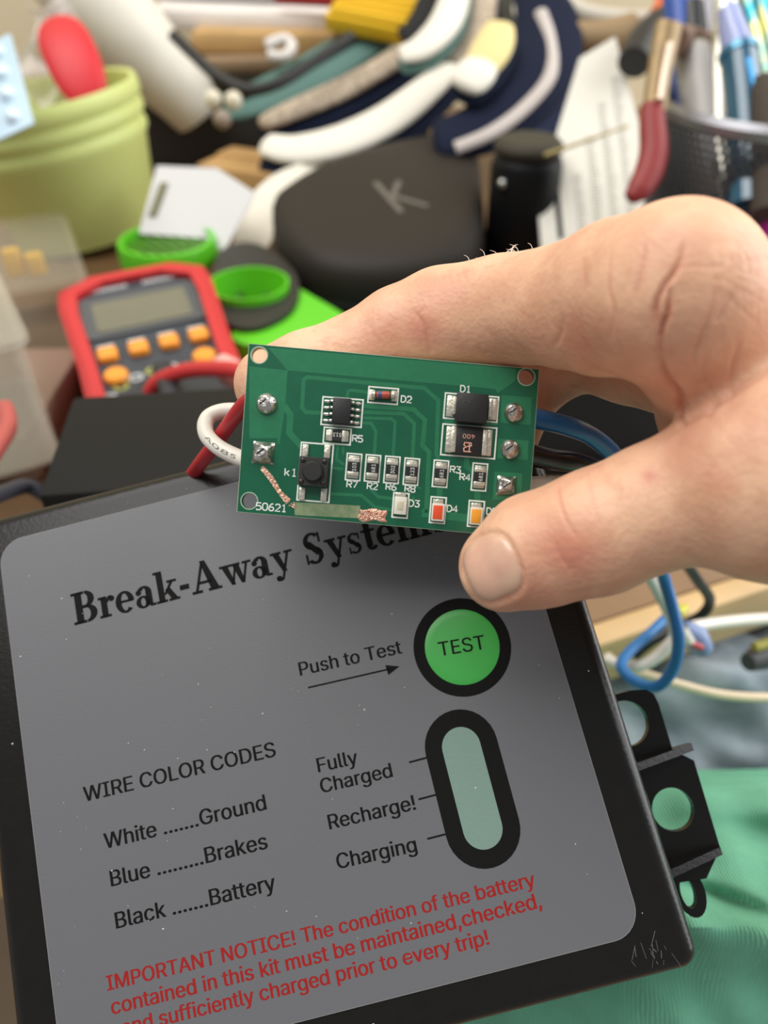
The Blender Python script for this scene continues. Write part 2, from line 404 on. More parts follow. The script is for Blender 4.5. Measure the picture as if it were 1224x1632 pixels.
for t, a, b in [('IMPORTANT NOTICE! The condition of the battery', (172, 1579), (854, 1412)),
                ('contained in this kit must be maintained,checked,', (179, 1617), (864, 1446)),
                ('and sufficiently charged prior to every trip!', (196, 1650), (780, 1505))]:
    lab(line('warning_lettering', t, a, b, red_ink, bold=0.018), 'red warning lettering')
# arrow and the three tick marks
k = MB(); strip(k, [F(491, 1096), F(622, 1066)], 0.28, 0.02)
a = F(637, 1062); b = F(614, 1060); c = F(619, 1076); k.add([(a[0], a[1], .02), (b[0], b[1], .02), (c[0], c[1], .02)], [(0, 1, 2)])
k.build('arrow_mark', ink, plate, scale=S, smooth=False)
for a, b in (((652, 1215), (690, 1205)), ((667, 1274), (705, 1264)), ((681, 1337), (720, 1327))):
    k = MB(); strip(k, [F(*a), F(*b)], 0.3, 0.02); k.build('tick_mark', ink, plate, scale=S, smooth=False)
tc = F(736.5, 1030.8); rr = 77.5*132/FPX; ri = 59.5*132/FPX
MB().prism([circ(tc[0], tc[1], rr, 64), circ(tc[0], tc[1], ri, 64)], 0.0, 0.03).build('button_ring', ink, box, scale=S, angle=30)
btn = MB(); n = 64
btn.lathe([(1e-6, 0.16), (ri*0.8, 0.12), (ri*0.97, 0.06), (ri, 0.0)], 64, Matrix.Translation((tc[0], tc[1], 0)))
btn = lab(btn.build('test_button', M('test_green', (66, 172, 74), 0.35), box, scale=S, angle=60), 'round green button')
k = MB(); p = F(701, 1046); q = F(774, 1034); put_text(k, 'TEST', p[0], p[1], math.dist(p, q), None, math.atan2(q[1]-p[1], q[0]-p[0]), 0.2, 0.006)
k.build('lettering', ink, btn, scale=S, smooth=False)
wc = F(752, 1254.5); sc_ = 129.5/FPX; wl = (math.dist(F(730, 1127), F(774, 1382)))/2
MB().prism([stadium(wc[0], wc[1], 57.5*sc_, wl), stadium(wc[0], wc[1], 30.5*sc_, wl-27*sc_)], 0.0, 0.03).build('window_ring', ink, box, scale=S, angle=30)
k = MB(); k.prism(stadium(wc[0], wc[1], 30.5*sc_, wl-27*sc_), -0.1, 0.015)
lens_m = M('clear_lens', (150, 178, 164), 0.12, bump=0.22, bscale=1300, spec=0.9, metal=0.5)
lab(k.build('indicator_window', lens_m, box, scale=S, angle=30), 'glossy clear indicator window')
# dust specks lying on the label and rim
k = MB()
for i in range(80):
    x, y = random.uniform(LEFT+3, RX-3), random.uniform(BYY+2, TY-2); s_ = random.choice([.06, .08, .1, .15])
    k.ball((x, y, 0.02 if LX0 < x < LX1 and LY0 < y < LY1 else -0.28), (s_*random.uniform(.6, 1.6), s_, s_*.5), 6, 4)
d_ = k.build('dust_specks', M('dust', (190, 188, 180), 0.9), box, scale=S); d_['kind'] = 'stuff'
# scuffs on the lower right corner
k = MB()
for i in range(16):
    x, y = F(random.gauss(1045, 16), random.gauss(1525, 16)); a = random.uniform(0.9, 2.2); l = random.uniform(.5, 2.5)
    strip(k, [(x, y), (x+l*math.cos(a), y+l*math.sin(a))], random.uniform(.05, .12), -0.285)
k.build('scratch_marks', M('scuff', (96, 92, 88), 0.7), box, scale=S, smooth=False)
# mounting flange on the right side: a plate with two round holes and two gussets
fo = -17.0
def Ff(px, py): return F(px, py, fo)
sx0 = RX-4
ol = [Ff(1006, 1100), Ff(1030, 1099), Ff(1042, 1106), Ff(1050, 1122), Ff(1072, 1195), Ff(1106, 1212), Ff(1148, 1352), Ff(1126, 1400), Ff(1080, 1400)]
yb = ol[-1][1]; ol[-1] = (sx0, yb); ol[0] = (ol[0][0], ol[0][1]); ol.append((sx0, ol[0][1]))
ol = ol[::-1]
h1 = Ff(1002, 1152); h2 = Ff(1073, 1290); pr = 0.132*1000/FPX*1.12
flange = MB().prism([ol, circ(h1[0]-0.5, h1[1], 36*pr/1.05, 32)[::-1], circ(h2[0], h2[1], 31*pr, 32)[::-1]], fo-2.0, fo).build('mounting_flange', blk, box, scale=S, angle=30)
for (a, b) in (((1020, 1232), (1106, 1196)), ((1090, 1402), (1152, 1362))):
    top = fo+9.0; pa = F(a[0], a[1], top); pb = F(b[0], b[1], top)
    o2 = fo+1.6; pb = F(b[0], b[1], o2); x0 = RX-3; y0, y1 = pa[1], pb[1]; t_ = 1.3
    vv = [(x0, y0, fo-.5), (pb[0], y1, fo-.5), (pb[0], y1, o2), (x0, y0, top), (x0, y0+t_, fo-.5), (pb[0], y1+t_, fo-.5), (pb[0], y1+t_, o2), (x0, y0+t_, top)]
    MB().add(vv, [(0, 1, 2, 3), (7, 6, 5, 4), (3, 2, 6, 7), (1, 5, 6, 2), (0, 4, 5, 1), (0, 3, 7, 4)]).build('gusset', blk, box, scale=S, smooth=False)
lp = F(1104, 1425, fo)
MB().prism([circ(lp[0], lp[1], 2.6, 24, 4.2), circ(lp[0]-0.4, lp[1], 1.3, 24, 2.6)[::-1]], fo-3, fo-1.2).build('cord_loop', blk, box, scale=S)

# ------------------------------------------------------------------ circuit board (local frame in mm, z towards the viewer)
PD = 0.115; PS = PD/FPX*1000; PA = math.radians(4.6)
PMAT = frame(P(618, 695, PD), cdir((math.cos(PA), math.sin(PA), 0)), cdir((math.sin(PA), -math.cos(PA), 0)), -FWD)
def L(px, py):
    dx, dy = px-618, py-695
    return ((dx*math.cos(PA)+dy*math.sin(PA))*PS, (dx*math.sin(PA)-dy*math.cos(PA))*PS)
def K1(cx, cy): return L(360+cx/2.354, 520+cy/2.354)
pcb = thing('circuit_board', 'small green circuit board with soldered parts held in the fingers', 'circuit board', PMAT)
gm = M('solder_mask', (8, 90, 60), 0.3, var=0.06, vscale=300, spec=0.5, coat=0.15)
gt = M('mask_over_copper', (34, 114, 76), 0.3, var=0.05, vscale=900, coat=0.15)
silk = M('silkscreen', (228, 232, 222), 0.6)
tin = M('solder', (205, 200, 192), 0.28, metal=1.0, bump=0.5, bscale=1500)
tin2 = M('tinned_end', (214, 208, 192), 0.38, metal=0.75, bump=0.4, bscale=1200)
icm = M('chip_black', (28, 27, 27), 0.5, bump=0.1, bscale=3000)
cer = M('white_ceramic', (226, 222, 206), 0.5)
cop = M('bare_copper', (200, 140, 112), 0.4, metal=0.6, rgb2=(226, 190, 168), vscale=2500, bump=0.8, bscale=1800)
c0, c1, c2, c3 = L(397, 548), L(859, 589), L(840, 857), L(378, 815)
holes = [(L(413.1, 565.9), 12.6), (L(838.8, 600.7), 13), (L(397.4, 798.2), 12.6), (L(822, 836), 12.6)]
HC = [circ(h[0], h[1], r*PS, 28)[::-1] for h, r in holes]
outl = [c3, c2, c1, c0]
board = MB().prism([outl]+HC, -1.55, 0.0).build('board', gm, pcb, scale=S, angle=30)
lab(MB().prism([[(p[0]*1.003, p[1]*1.005) for p in outl], outl[::-1]], -1.5, -0.05).build('board_edge', M('fibreglass', (196, 206, 178), 0.6), board, scale=S, angle=30), 'pale fibreglass edge')
for h, r in holes:
    MB().prism([circ(h[0], h[1], r*PS+0.16, 28), circ(h[0], h[1], r*PS, 28)[::-1]], -0.01, 0.02).build('hole_ring', M('ring_pale', (150, 178, 150), 0.5), board, scale=S, angle=30)
tr = MB()
def trace(pts, wpx): strip(tr, [K1(*p) for p in pts], wpx*PS/2.354, 0.012)
trace([(360, 325), (300, 322), (286, 305), (292, 200), (305, 191), (745, 232), (797, 278), (790, 480), (800, 505)], 15)
trace([(455, 268), (458, 245), (470, 240), (535, 248)], 12)
trace([(515, 298), (705, 312), (747, 352), (738, 447), (762, 472), (752, 700)], 17)
trace([(515, 322), (668, 328), (707, 366), (700, 500)], 14)
trace([(515, 344), (620, 347), (635, 360), (627, 490)], 11)
trace([(510, 362), (545, 364), (563, 395), (556, 490)], 12)
trace([(190, 296), (222, 302), (242, 332), (238, 400), (285, 452)], 24)
trace([(803, 600), (800, 655)], 22); trace([(945, 610), (942, 665)], 22); trace([(905, 490), (902, 525), (930, 545)], 20)
trace([(385, 628), (508, 634), (560, 678), (625, 690)], 12); trace([(540, 610), (572, 640), (700, 655), (705, 640)], 12)
trace([(420, 445), (415, 500), (445, 520)], 10); trace([(440, 450), (440, 480)], 9); trace([(385, 530), (440, 535)], 10)
trace([(120, 405), (125, 392), (200, 395), (198, 440)], 10); trace([(690, 600), (735, 608)], 8); trace([(735, 700), (905, 720)], 30)
k = MB()
def poly(mb, pts, z, f=K1):
    q = [f(*p) for p in pts]; t = tessellate_polygon([[Vector((x, y, 0)) for x, y in q]]); vs = [(x, y, z) for x, y in q]
    mb.add(vs, [(a, b, c) if (Vector(q[b])-Vector(q[a])).cross(Vector(q[c])-Vector(q[a])) > 0 else (a, c, b) for a, b, c in t])
poly(tr, [(158, 80), (1090, 160), (1085, 205), (1020, 250), (1010, 235), (232, 166)], 0.009)
poly(tr, [(88, 150), (232, 166), (222, 300), (205, 420), (88, 420)], 0.0085)
for q in ([(1035, 258), (1147, 268), (1143, 370), (1030, 362)], [(1022, 422), (1136, 428), (1132, 502), (1018, 495)], [(1008, 545), (1112, 552), (1106, 650), (1000, 650)],
          [(820, 330), (1022, 345), (1020, 372), (818, 366)]): poly(tr, q, 0.009)
tr.build('copper_traces', gt, board, scale=S, smooth=False)
# silkscreen: outlines and designators
sk = MB()
def obox(cx, cy, wpx, hpx, th=2.4):
    x, y = L(cx, cy); a, b = wpx*PS/2, hpx*PS/2
    strip(sk, [(x, y-b), (x-a, y-b), (x-a, y+b), (x+a, y+b), (x+a, y-b), (x, y-b)], th*PS, 0.03)
for q in ((545.2, 656.8, 64, 44), (537.5, 695, 43, 25), (610.6, 630.5, 47, 25), (750.8, 649.6, 85, 40), (747, 703.5, 86, 49), (502.3, 752.8, 51, 92),
          (563.5, 744.3, 23, 42), (593.7, 746.4, 23, 42), (624.6, 748.8, 23, 42), (655.6, 751.8, 23, 42), (702, 755, 23, 42), (764, 760.3, 23, 43),
          (638.2, 805.5, 24, 39), (697.7, 813, 24, 41), (758.5, 819, 24, 41)): obox(*q)
for t, x, y, h in (('D2', 647.5, 636.4, 10), ('D1', 742, 620, 10), ('R5', 570, 699, 10), ('R7', 561, 772, 10), ('R2', 593.5, 774.8, 10), ('R6', 623.4, 775.9, 10),
                   ('R8', 653.5, 779, 10), ('R3', 725.8, 748.5, 10), ('R4', 741, 760.5, 10), ('D3', 660, 802.4, 10), ('D4', 720.8, 810.8, 10), ('D5', 783.8, 815, 10),
                   ('k1', 463.5, 752.8, 11.5), ('50621', 432.5, 808.4, 11)):
    p = L(x, y); put_strokes(sk, t, p[0], p[1], h*PS, 1.9*PS, 0.032)
sk.build('silkscreen_lettering', silk, board, scale=S, smooth=False)
# components
def pb(cx, cy): return L(cx, cy)
def bx(mb, cx, cy, wpx, hpx, z0, z1, r=0.08):
    x, y = L(cx, cy); mb.box((x, y, (z0+z1)/2), (wpx*PS, hpx*PS, z1-z0), r, 2); return mb
def chip_r(cx, cy, mark, vert=True, mw=22):
    """chip resistor: ceramic body, two tinned ends, its printed code"""
    x, y = L(cx, cy); l, w_ = 34*PS, 17.5*PS
    rot = Matrix.Translation((x, y, 0)) @ Matrix.Rotation(math.pi/2 if vert else math.pi, 4, 'Z')
    b = MB().box((0, 0, 0.32), (l*0.52, w_, 0.6), 0.05, 1, rot).build('resistor', icm, pcb, scale=S)
    for sg in (-1, 1):
        e = MB().box((sg*l*0.32, 0, 0.31), (l*0.2, w_*1.02, 0.64), 0.06, 2, rot); e.box((sg*l*0.45, 0, 0.16), (l*0.16, w_*0.98, 0.28), 0.1, 2, rot)
        lab(e.build('end_cap', tin2, b, scale=S), 'tinned metal end')
    k = MB(); put_text(k, mark, 0, 0, l*0.38, w_*0.5, 0, 0.63, 0.0, center=True)
    k.v = [tuple(rot @ Vector(p)) for p in k.v]; k.build('code_lettering', silk, b, scale=S, smooth=False)
chip_r(537.7, 694.8, '513', False)
for cx, cy, t in ((563.5, 744.3, '103'), (593.7, 746.4, '681'), (624.6, 748.8, '302'), (655.6, 751.8, '123'), (702, 755, '681'), (764, 760.3, '681')): chip_r(cx, cy, t)
x, y = L(545, 657)
ch = MB().box((x, y, 0.85), (29*PS, 41*PS, 1.4), 0.12, 2).build('driver_chip', icm, pcb, scale=S)
for sg in (-1, 1):
    for i in range(4):
        cy_ = (i-1.5)*10.3*PS; k = MB()
        k.tube([(x+sg*14*PS, y+cy_, 0.75), (x+sg*17.5*PS, y+cy_, 0.72), (x+sg*20.5*PS, y+cy_, 0.18), (x+sg*27*PS, y+cy_, 0.12)], [0.24, .24, .24, .22], 8, 3)
        k.ball((x+sg*24.5*PS, y+cy_, 0.05), (0.55, 0.3, 0.28), 12, 6, half=True)
        lab(k.build('lead', tin, ch, scale=S), 'shiny solder-wetted lead')
# glass diode
x, y = L(610.6, 630.5); rz = Matrix.Translation((x, y, 0.62)) @ Matrix.Rotation(math.radians(3), 4, 'Z') @ Matrix.Rotation(math.pi/2, 4, 'Y')
gd = MB().cyl((0, 0, -1.05), 0.58, 2.1, 16, 0.2, rz).build('glass_diode', M('amber_glass', (176, 66, 44), 0.12, spec=0.8, coat=0.6), pcb, scale=S)
lab(MB().cyl((0, 0, -0.75), 0.6, 0.55, 16, 0, rz).build('cathode_band', M('diode_blue', (62, 78, 128), 0.3), gd, scale=S), 'blue band')
for sg in (-1, 1):
    lab(MB().cyl((0, 0, -0.3 + sg*1.45), 0.62, 0.6, 16, 0.1, rz).build('end_cap', tin2, gd, scale=S), 'metal end')
    lab(bx(MB(), 610.6+sg*18, 630.5+sg*1, 9, 17, 0, 0.25, 0.1).build('solder_pad', tin2, gd, scale=S), 'solder pad')
# big diode block and fuse
db = MB(); x, y = L(749.5, 653.5); db.box((x, y, 1.35), (49*PS, 46*PS, 2.3), 0.15, 2); db = db.build('power_diode', icm, pcb, scale=S)
for sg, cx, cy in ((-1, 718.5, 647.5), (1, 785, 652.5)):
    k = bx(MB(), cx, cy, 14, 34, 0.0, 0.35, 0.14); bx(k, cx-sg*5, cy, 6, 28, 0.3, 1.1, 0.1); lab(k.build('tab', tin2, db, scale=S), 'bright metal tab')
fu = bx(MB(), 745.5, 703, 43, 45, 0.05, 0.95, 0.08).build('fuse_block', icm, pcb, scale=S)
for sg, cx, cy in ((-1, 715.5, 700.8), (1, 778, 706.2)):
    k = bx(MB(), cx, cy, 11, 42, 0.0, 0.5, 0.16); bx(k, cx-sg*6.5, cy, 8, 41, 0.0, 1.0, 0.12); lab(k.build('end_cap', tin2, fu, scale=S), 'crumpled tinned end')
k = MB(); p = L(746, 697.5); put_text(k, '400', p[0], p[1], 19*PS, 10*PS, math.pi, 0.965, 0.0, center=False)
k.v = [(v[0]+9.5*PS, v[1]+4.5*PS, v[2]) for v in k.v]
p = L(744, 713.5); strip(k, [(p[0]+a*PS, p[1]+b*PS) for a, b in ((6, -7), (-5, -7), (-6, -2), (-2, 0), (-6, 3), (-5, 7), (2, 7), (3, 2), (-1, 1))], 1.5*PS, 0.965)
strip(k, [(p[0]+a*PS, p[1]+b*PS) for a, b in ((3, -7), (3, 1), (6, 3), (5, 7), (0, 7))], 1.5*PS, 0.966)
lab(k.build('code_lettering', M('orange_print', (236, 176, 150), 0.6), fu, scale=S, smooth=False), 'pale orange code')
# push switch
x, y = L(500.8, 752.8)
sw = MB().box((x, y, 1.0), (45*PS, 45*PS, 1.8), 0.25, 2).build('push_switch', icm, pcb, scale=S)
lab(MB().box((x, y, 1.92), (45.5*PS, 45.5*PS, 0.14), 0.05, 1).build('cover_plate', M('switch_plate', (58, 56, 54), 0.4, metal=0.3), sw, scale=S), 'dark metal cover')
MB().cyl((x, y, 1.95), 17*PS, 1.1, 32, 0.15, r2=15.5*PS).build('plunger', M('plunger_black', (36, 35, 34), 0.45), sw, scale=S)
for a in (-1, 1):
    for b in (-1, 1):
        MB().ball((x+a*17*PS, y+b*17*PS, 1.98), (0.42, 0.42, 0.2), 12, 5, half=True).build('rivet', M('rivet_dark', (52, 48, 46), 0.3, metal=0.4), sw, scale=S)
for cx, cy in ((486.9, 718.6), (521.7, 720), (481.6, 786.8), (516.2, 788.6)):
    k = bx(MB(), cx, cy, 10, 21, 0.0, 0.35, 0.14); lab(k.build('terminal', tin2, sw, scale=S), 'silvery solder terminal')
# three light-emitting diodes
for nm, cx, cy, c, lb in (('green_led', 638, 804.5, (206, 200, 170), 'pale unlit indicator'), ('red_led', 697.6, 815, (232, 82, 40), 'orange-red indicator'), ('yellow_led', 758.3, 821, (244, 164, 44), 'amber indicator')):
    b = bx(MB(), cx, cy+1.5, 20, 28, 0.05, 0.75, 0.1).build('indicator_led', cer, pcb, scale=S); lab(b, lb)
    lab(bx(MB(), cx-0.5, cy+1.5, 15 if c[0] > 210 else 10, 22 if c[0] > 210 else 14, 0.3, 0.82, 0.04).build('lens', M(nm, c, 0.25, coat=0.4), b, scale=S), 'coloured lens')
    lab(bx(MB(), cx+0.5, cy-15.5, 17, 8, 0.0, 0.4, 0.12).build('solder_pad', tin2, b, scale=S), 'solder pad')
# solder joints
def joint(cx, cy, rpx, kind):
    k = MB(); x, y = L(cx, cy); r = rpx*PS
    if kind == 'round':
        k.ball((x, y, 0), (r, r*1.02, r*0.85), 28, 12, half=True); sx_, sy_, sz_ = x-r*.22, y+r*.08, r*.98; k.tube([(sx_, sy_, r*0.4), (sx_, sy_, sz_)], [r*0.5, r*0.46], 16, 1)
    else:
        bm = bmesh.new(); bmesh.ops.create_grid(bm, x_segments=14, y_segments=14, size=r)
        for v in bm.verts:
            a, b = v.co.x/r, v.co.y/r; v.co.z = 1.1*r*max(0, (1-abs(a)**3))*max(0, (1-abs(b)**3))*(0.75+0.25*math.sin(3*a+2*b)); v.co += Vector((x, y, 0.0))
        bm.verts.index_update(); k.add([v.co.copy() for v in bm.verts], [[v.index for v in f.verts] for f in bm.faces]); bm.free()
        sx_, sy_, sz_ = x-r*.1, y+r*.05, r*1.12; k.tube([(sx_, sy_, r*0.5), (sx_, sy_, sz_)], [r*0.46, r*0.42], 16, 1)
    jo = k.build('solder_joint', tin, pcb, scale=S)
    q = MB(); a = .7; strip(q, [(sx_-r*.4*math.cos(a), sy_-r*.4*math.sin(a)), (sx_+r*.4*math.cos(a), sy_+r*.4*math.sin(a))], r*.12, sz_+0.012)
    lab(q.build('wire_end_slit', ink, jo, scale=S, smooth=False), 'dark slit in the cut wire end')
joint(425.2, 643.8, 17, 'round'); joint(419.5, 721.8, 17.5, 'square')
joint(818.8, 658, 16, 'round'); joint(813, 716.5, 16, 'round'); joint(807, 774.5, 16, 'square')
# scraped copper
k = MB(); path = [L(419, 746), L(432, 762), L(446, 783), L(459, 800)]
for j in range(5):
    strip(k, [(p[0]+random.uniform(-.22, .22), p[1]+random.uniform(-.22, .22)) for p in path], random.uniform(.4, .75), 0.02+0.012*j)
for j in range(6):
    a = L(464+random.uniform(-4, 4), 803+random.uniform(-4, 4)); b = L(466+random.uniform(-8, 8), 806+random.uniform(-10, 8)); strip(k, [a, b], .16, 0.1)
lab(k.build('scraped_groove', cop, board, scale=S, smooth=False), 'scraped groove showing bare copper')
k = MB(); ptsA = [L(468, 799+1.5*math.sin(1)), L(574, 806), L(572, 826), L(470, 821)]
poly(k, [ptsA[i] for i in (3, 2, 1, 0)], 0.02, f=lambda x, y: (x, y))
lab(k.build('scraped_strip', M('scraped_mask', (138, 148, 112), 0.5, rgb2=(104, 130, 92), vscale=700), board, scale=S, smooth=False), 'dull strip with its coating scraped off')
k = MB(); gx = 16
def cpf(u, v):
    p = L(572+u*44+2*math.sin(v*7), 811+v*19+u*1.5+1.5*math.sin(u*9)); return (p[0], p[1], 0.05+0.16*rng.random()*(1 if 0 < u < 1 and 0 < v < 1 else 0))
k.grid(lambda u, v: cpf(u, 1-v), 18, 9)
lab(k.build('copper_patch', cop, board, scale=S, smooth=False), 'rough bare copper patch')

# ------------------------------------------------------------------ the hand: a distance field of tapered limbs, meshed as one continuous skin
def HP(px, py, d): return np.array([(px-612)/FPX*d, (py-816)/FPX*d, d])
# chains of (pixel x, pixel y, depth mm, radius mm)
INDEX = [(431, 612, 125.5, 6.0), (490, 594, 125.5, 6.7), (570, 571, 125, 7.2), (640, 536, 124, 7.9), (705, 515, 122.5, 8.6), (800, 497, 118.5, 8.4), (900, 486, 109, 8.3), (985, 468, 100, 9.3), (1078, 466, 92, 10.3)]
INDEX2 = [(1078, 466, 92, 10.3), (1150, 545, 97, 10.6), (1225, 630, 107, 12), (1340, 700, 113, 14)]
PAD = [(915, 506, 106, 6.6), (955, 526, 102, 5.6), (1000, 522, 98, 5.4)]
PROX = [(1108, 520, 95, 4.6), (1108, 590, 103, 4.8), (1108, 660, 108, 4.8), (1120, 740, 110, 5)]
THUMB = [(803, 903, 106, 6.3), (850, 879, 104.5, 7.8), (950, 848, 101.5, 8.3), (1050, 806, 98.5, 8.2), (1150, 776, 95.5, 9.6), (1224, 764, 93, 12.6), (1330, 740, 92, 16), (1460, 720, 95, 20)]
MIDDLE = [(1260, 600, 100, 10), (1120, 575, 114, 9.4), (1010, 556, 124, 8.8), (925, 545, 130, 7.9), (845, 598, 134, 7.2), (806, 660, 133, 6.8), (795, 715, 130.5, 6.2)]
RING = [(1330, 640, 108, 10), (1200, 640, 126, 9), (1135, 640, 140, 8.4), (1130, 700, 150, 7.6), (1165, 745, 150, 7)]
PINKY = [(1380, 720, 112, 10), (1260, 720, 134, 8), (1210, 730, 148, 7.2), (1200, 780, 154, 6.4), (1225, 810, 150, 6)]
PALM = [(1350, 690, 114, 15), (1430, 670, 118, 18), (1460, 700, 122, 18), (1420, 740, 114, 17)]
WRIST = [(1440, 700, 114, 22), (1620, 690, 116, 24), (1900, 680, 118, 25), (2200, 672, 120, 26)]
RES = 0.62
def smin(a, b, k):
    h = np.clip(0.5+0.5*(b-a)/k, 0, 1); return b*(1-h)+a*h-k*h*(1-h)
lo = np.array([-29.0, -44.0, 70.0]); hi = np.array([150.0, 36.0, 166.0])
NX, NY, NZ = [int(math.ceil((hi[i]-lo[i])/RES))+1 for i in range(3)]
gx = (lo[0]+RES*np.arange(NX)).astype(np.float32); gy = (lo[1]+RES*np.arange(NY)).astype(np.float32); gz = (lo[2]+RES*np.arange(NZ)).astype(np.float32)
def chain_field(ch, kk=1.2):
    out = np.full((NX, NY, NZ), 30.0, np.float32); pts = [HP(*c[:3]) for c in ch]
    for i in range(len(ch)-1):
        a, b = pts[i], pts[i+1]; ra, rb = ch[i][3], ch[i+1][3]
        mn = np.minimum(a, b)-max(ra, rb)-9; mx = np.maximum(a, b)+max(ra, rb)+9
        i0 = np.clip(((mn-lo)/RES).astype(int), 0, [NX, NY, NZ]); i1 = np.clip(((mx-lo)/RES).astype(int)+2, 0, [NX, NY, NZ])
        if (i1 <= i0).any(): continue
        X = gx[i0[0]:i1[0], None, None]-a[0]; Y = gy[None, i0[1]:i1[1], None]-a[1]; Z = gz[None, None, i0[2]:i1[2]]-a[2]
        d = b-a; t = np.clip((X*d[0]+Y*d[1]+Z*d[2])/float(d@d), 0, 1)
        f = np.sqrt((X-t*d[0])**2+(Y-t*d[1])**2+(Z-t*d[2])**2)-(ra+(rb-ra)*t)
        sl = (slice(i0[0], i1[0]), slice(i0[1], i1[1]), slice(i0[2], i1[2]))
        out[sl] = smin(out[sl], f.astype(np.float32), kk)
    return out
fi = smin(chain_field(INDEX), chain_field(INDEX2), 2.0)
fi = smin(fi, chain_field(PAD), 3.0); fi = smin(fi, chain_field(PROX), 4.0)
ft = chain_field(THUMB)
ff = smin(fi, ft, 0.8)
ff = smin(ff, chain_field(PALM), 6.0)
fm = chain_field(MIDDLE)
fr = np.minimum(chain_field(RING), chain_field(PINKY))
ff = smin(ff, smin(fm, fr, 1.0), 1.0)
ff = smin(ff, chain_field(WRIST), 8.0)
for ax_ in range(3):       # close the skin where the forearm leaves the modelled volume
    for e_ in (0, -1):
        w_ = [slice(None)]*3; w_[ax_] = e_; ff[tuple(w_)] = np.maximum(ff[tuple(w_)], 0.3)
del fi, ft, fm, fr
def surface_nets(f):
    s = f < 0
    n = np.zeros((NX-1, NY-1, NZ-1), np.int8); acc = np.zeros((NX-1, NY-1, NZ-1, 3), np.float32)
    cs = [(i, j, k) for i in (0, 1) for j in (0, 1) for k in (0, 1)]
    V = lambda a, c: a[c[0]:NX-1+c[0], c[1]:NY-1+c[1], c[2]:NZ-1+c[2]]
    for c in cs:
        for ax in range(3):
            if c[ax]: continue
            c2 = list(c); c2[ax] = 1
            m = V(s, c) != V(s, c2); fa = V(f, c)[m]; fb = V(f, c2)[m]; t = fa/(fa-fb)
            p = np.tile(np.array(c, np.float32), (len(t), 1)); p[:, ax] = t; acc[m] += p; n[m] += 1
    act = n > 0; idx = np.full(n.shape, -1, np.int64); idx[act] = np.arange(act.sum())
    q = np.argwhere(act); vs = (acc[act]/n[act][:, None]+q)*RES+lo
    faces = []
    for ax in range(3):
        b, c = (ax+1) % 3, (ax+2) % 3
        A = [slice(None)]*3; B = [slice(None)]*3; A[ax] = slice(0, -1); B[ax] = slice(1, None)
        sa = s[tuple(A)]; m = sa != s[tuple(B)]
        e = np.argwhere(m); e = e[(e[:, b] > 0) & (e[:, c] > 0) & (e[:, b] < n.shape[b]) & (e[:, c] < n.shape[c])]
        flip = sa[e[:, 0], e[:, 1], e[:, 2]]
        def g(db, dc):
            w = e.copy(); w[:, b] -= db; w[:, c] -= dc; return idx[w[:, 0], w[:, 1], w[:, 2]]
        quad = np.stack([g(1, 1), g(0, 1), g(0, 0), g(1, 0)], 1)
        quad[~flip] = quad[~flip][:, ::-1]; faces.append(quad)
    fc = np.concatenate(faces); return vs, fc[(fc >= 0).all(1)]
hv, hf = surface_nets(ff)
def relax(v, f, n):
    e = np.concatenate([f[:, [0, 1]], f[:, [1, 2]], f[:, [2, 3]], f[:, [3, 0]]]); e = np.concatenate([e, e[:, ::-1]])
    cnt = np.bincount(e[:, 0], minlength=len(v))[:, None]
    for _ in range(n):
        sm = np.stack([np.bincount(e[:, 0], v[e[:, 1], k], minlength=len(v)) for k in range(3)], 1)/np.maximum(cnt, 1); v = v*0.4+sm*0.6
    return v
hv = relax(hv, hf, 4)
def subdivide(v, f):
    n = len(v); e = np.stack([f, np.roll(f, -1, 1)], 2).reshape(-1, 2); es = np.sort(e, 1); key = es[:, 0]*n+es[:, 1]
    u, first, inv = np.unique(key, return_index=True, return_inverse=True); m = es[first]; ev = (v[m[:, 0]]+v[m[:, 1]])/2; fv = v[f].mean(1)
    ei = (inv.reshape(-1, 4)+n); fi_ = np.arange(len(f))+n+len(u)
    q = [np.stack([f[:, k], ei[:, k], fi_, ei[:, k-1]], 1) for k in range(4)]
    return np.concatenate([v, ev, fv]), np.concatenate(q)
hv, hf = subdivide(hv, hf); hv = relax(hv, hf, 3)
def vnorm(v, f):
    a = np.cross(v[f[:, 2]]-v[f[:, 0]], v[f[:, 3]]-v[f[:, 1]]); N = np.zeros_like(v)
    for k in range(4):
        for j in range(3): N[:, j] += np.bincount(f[:, k], a[:, j], minlength=len(v))
    return N/np.maximum(np.linalg.norm(N, axis=1), 1e-9)[:, None]
hn = vnorm(hv, hf)
if (hn*(hv-hv.mean(0))).sum() < 0: hf = hf[:, ::-1]; hn = -hn
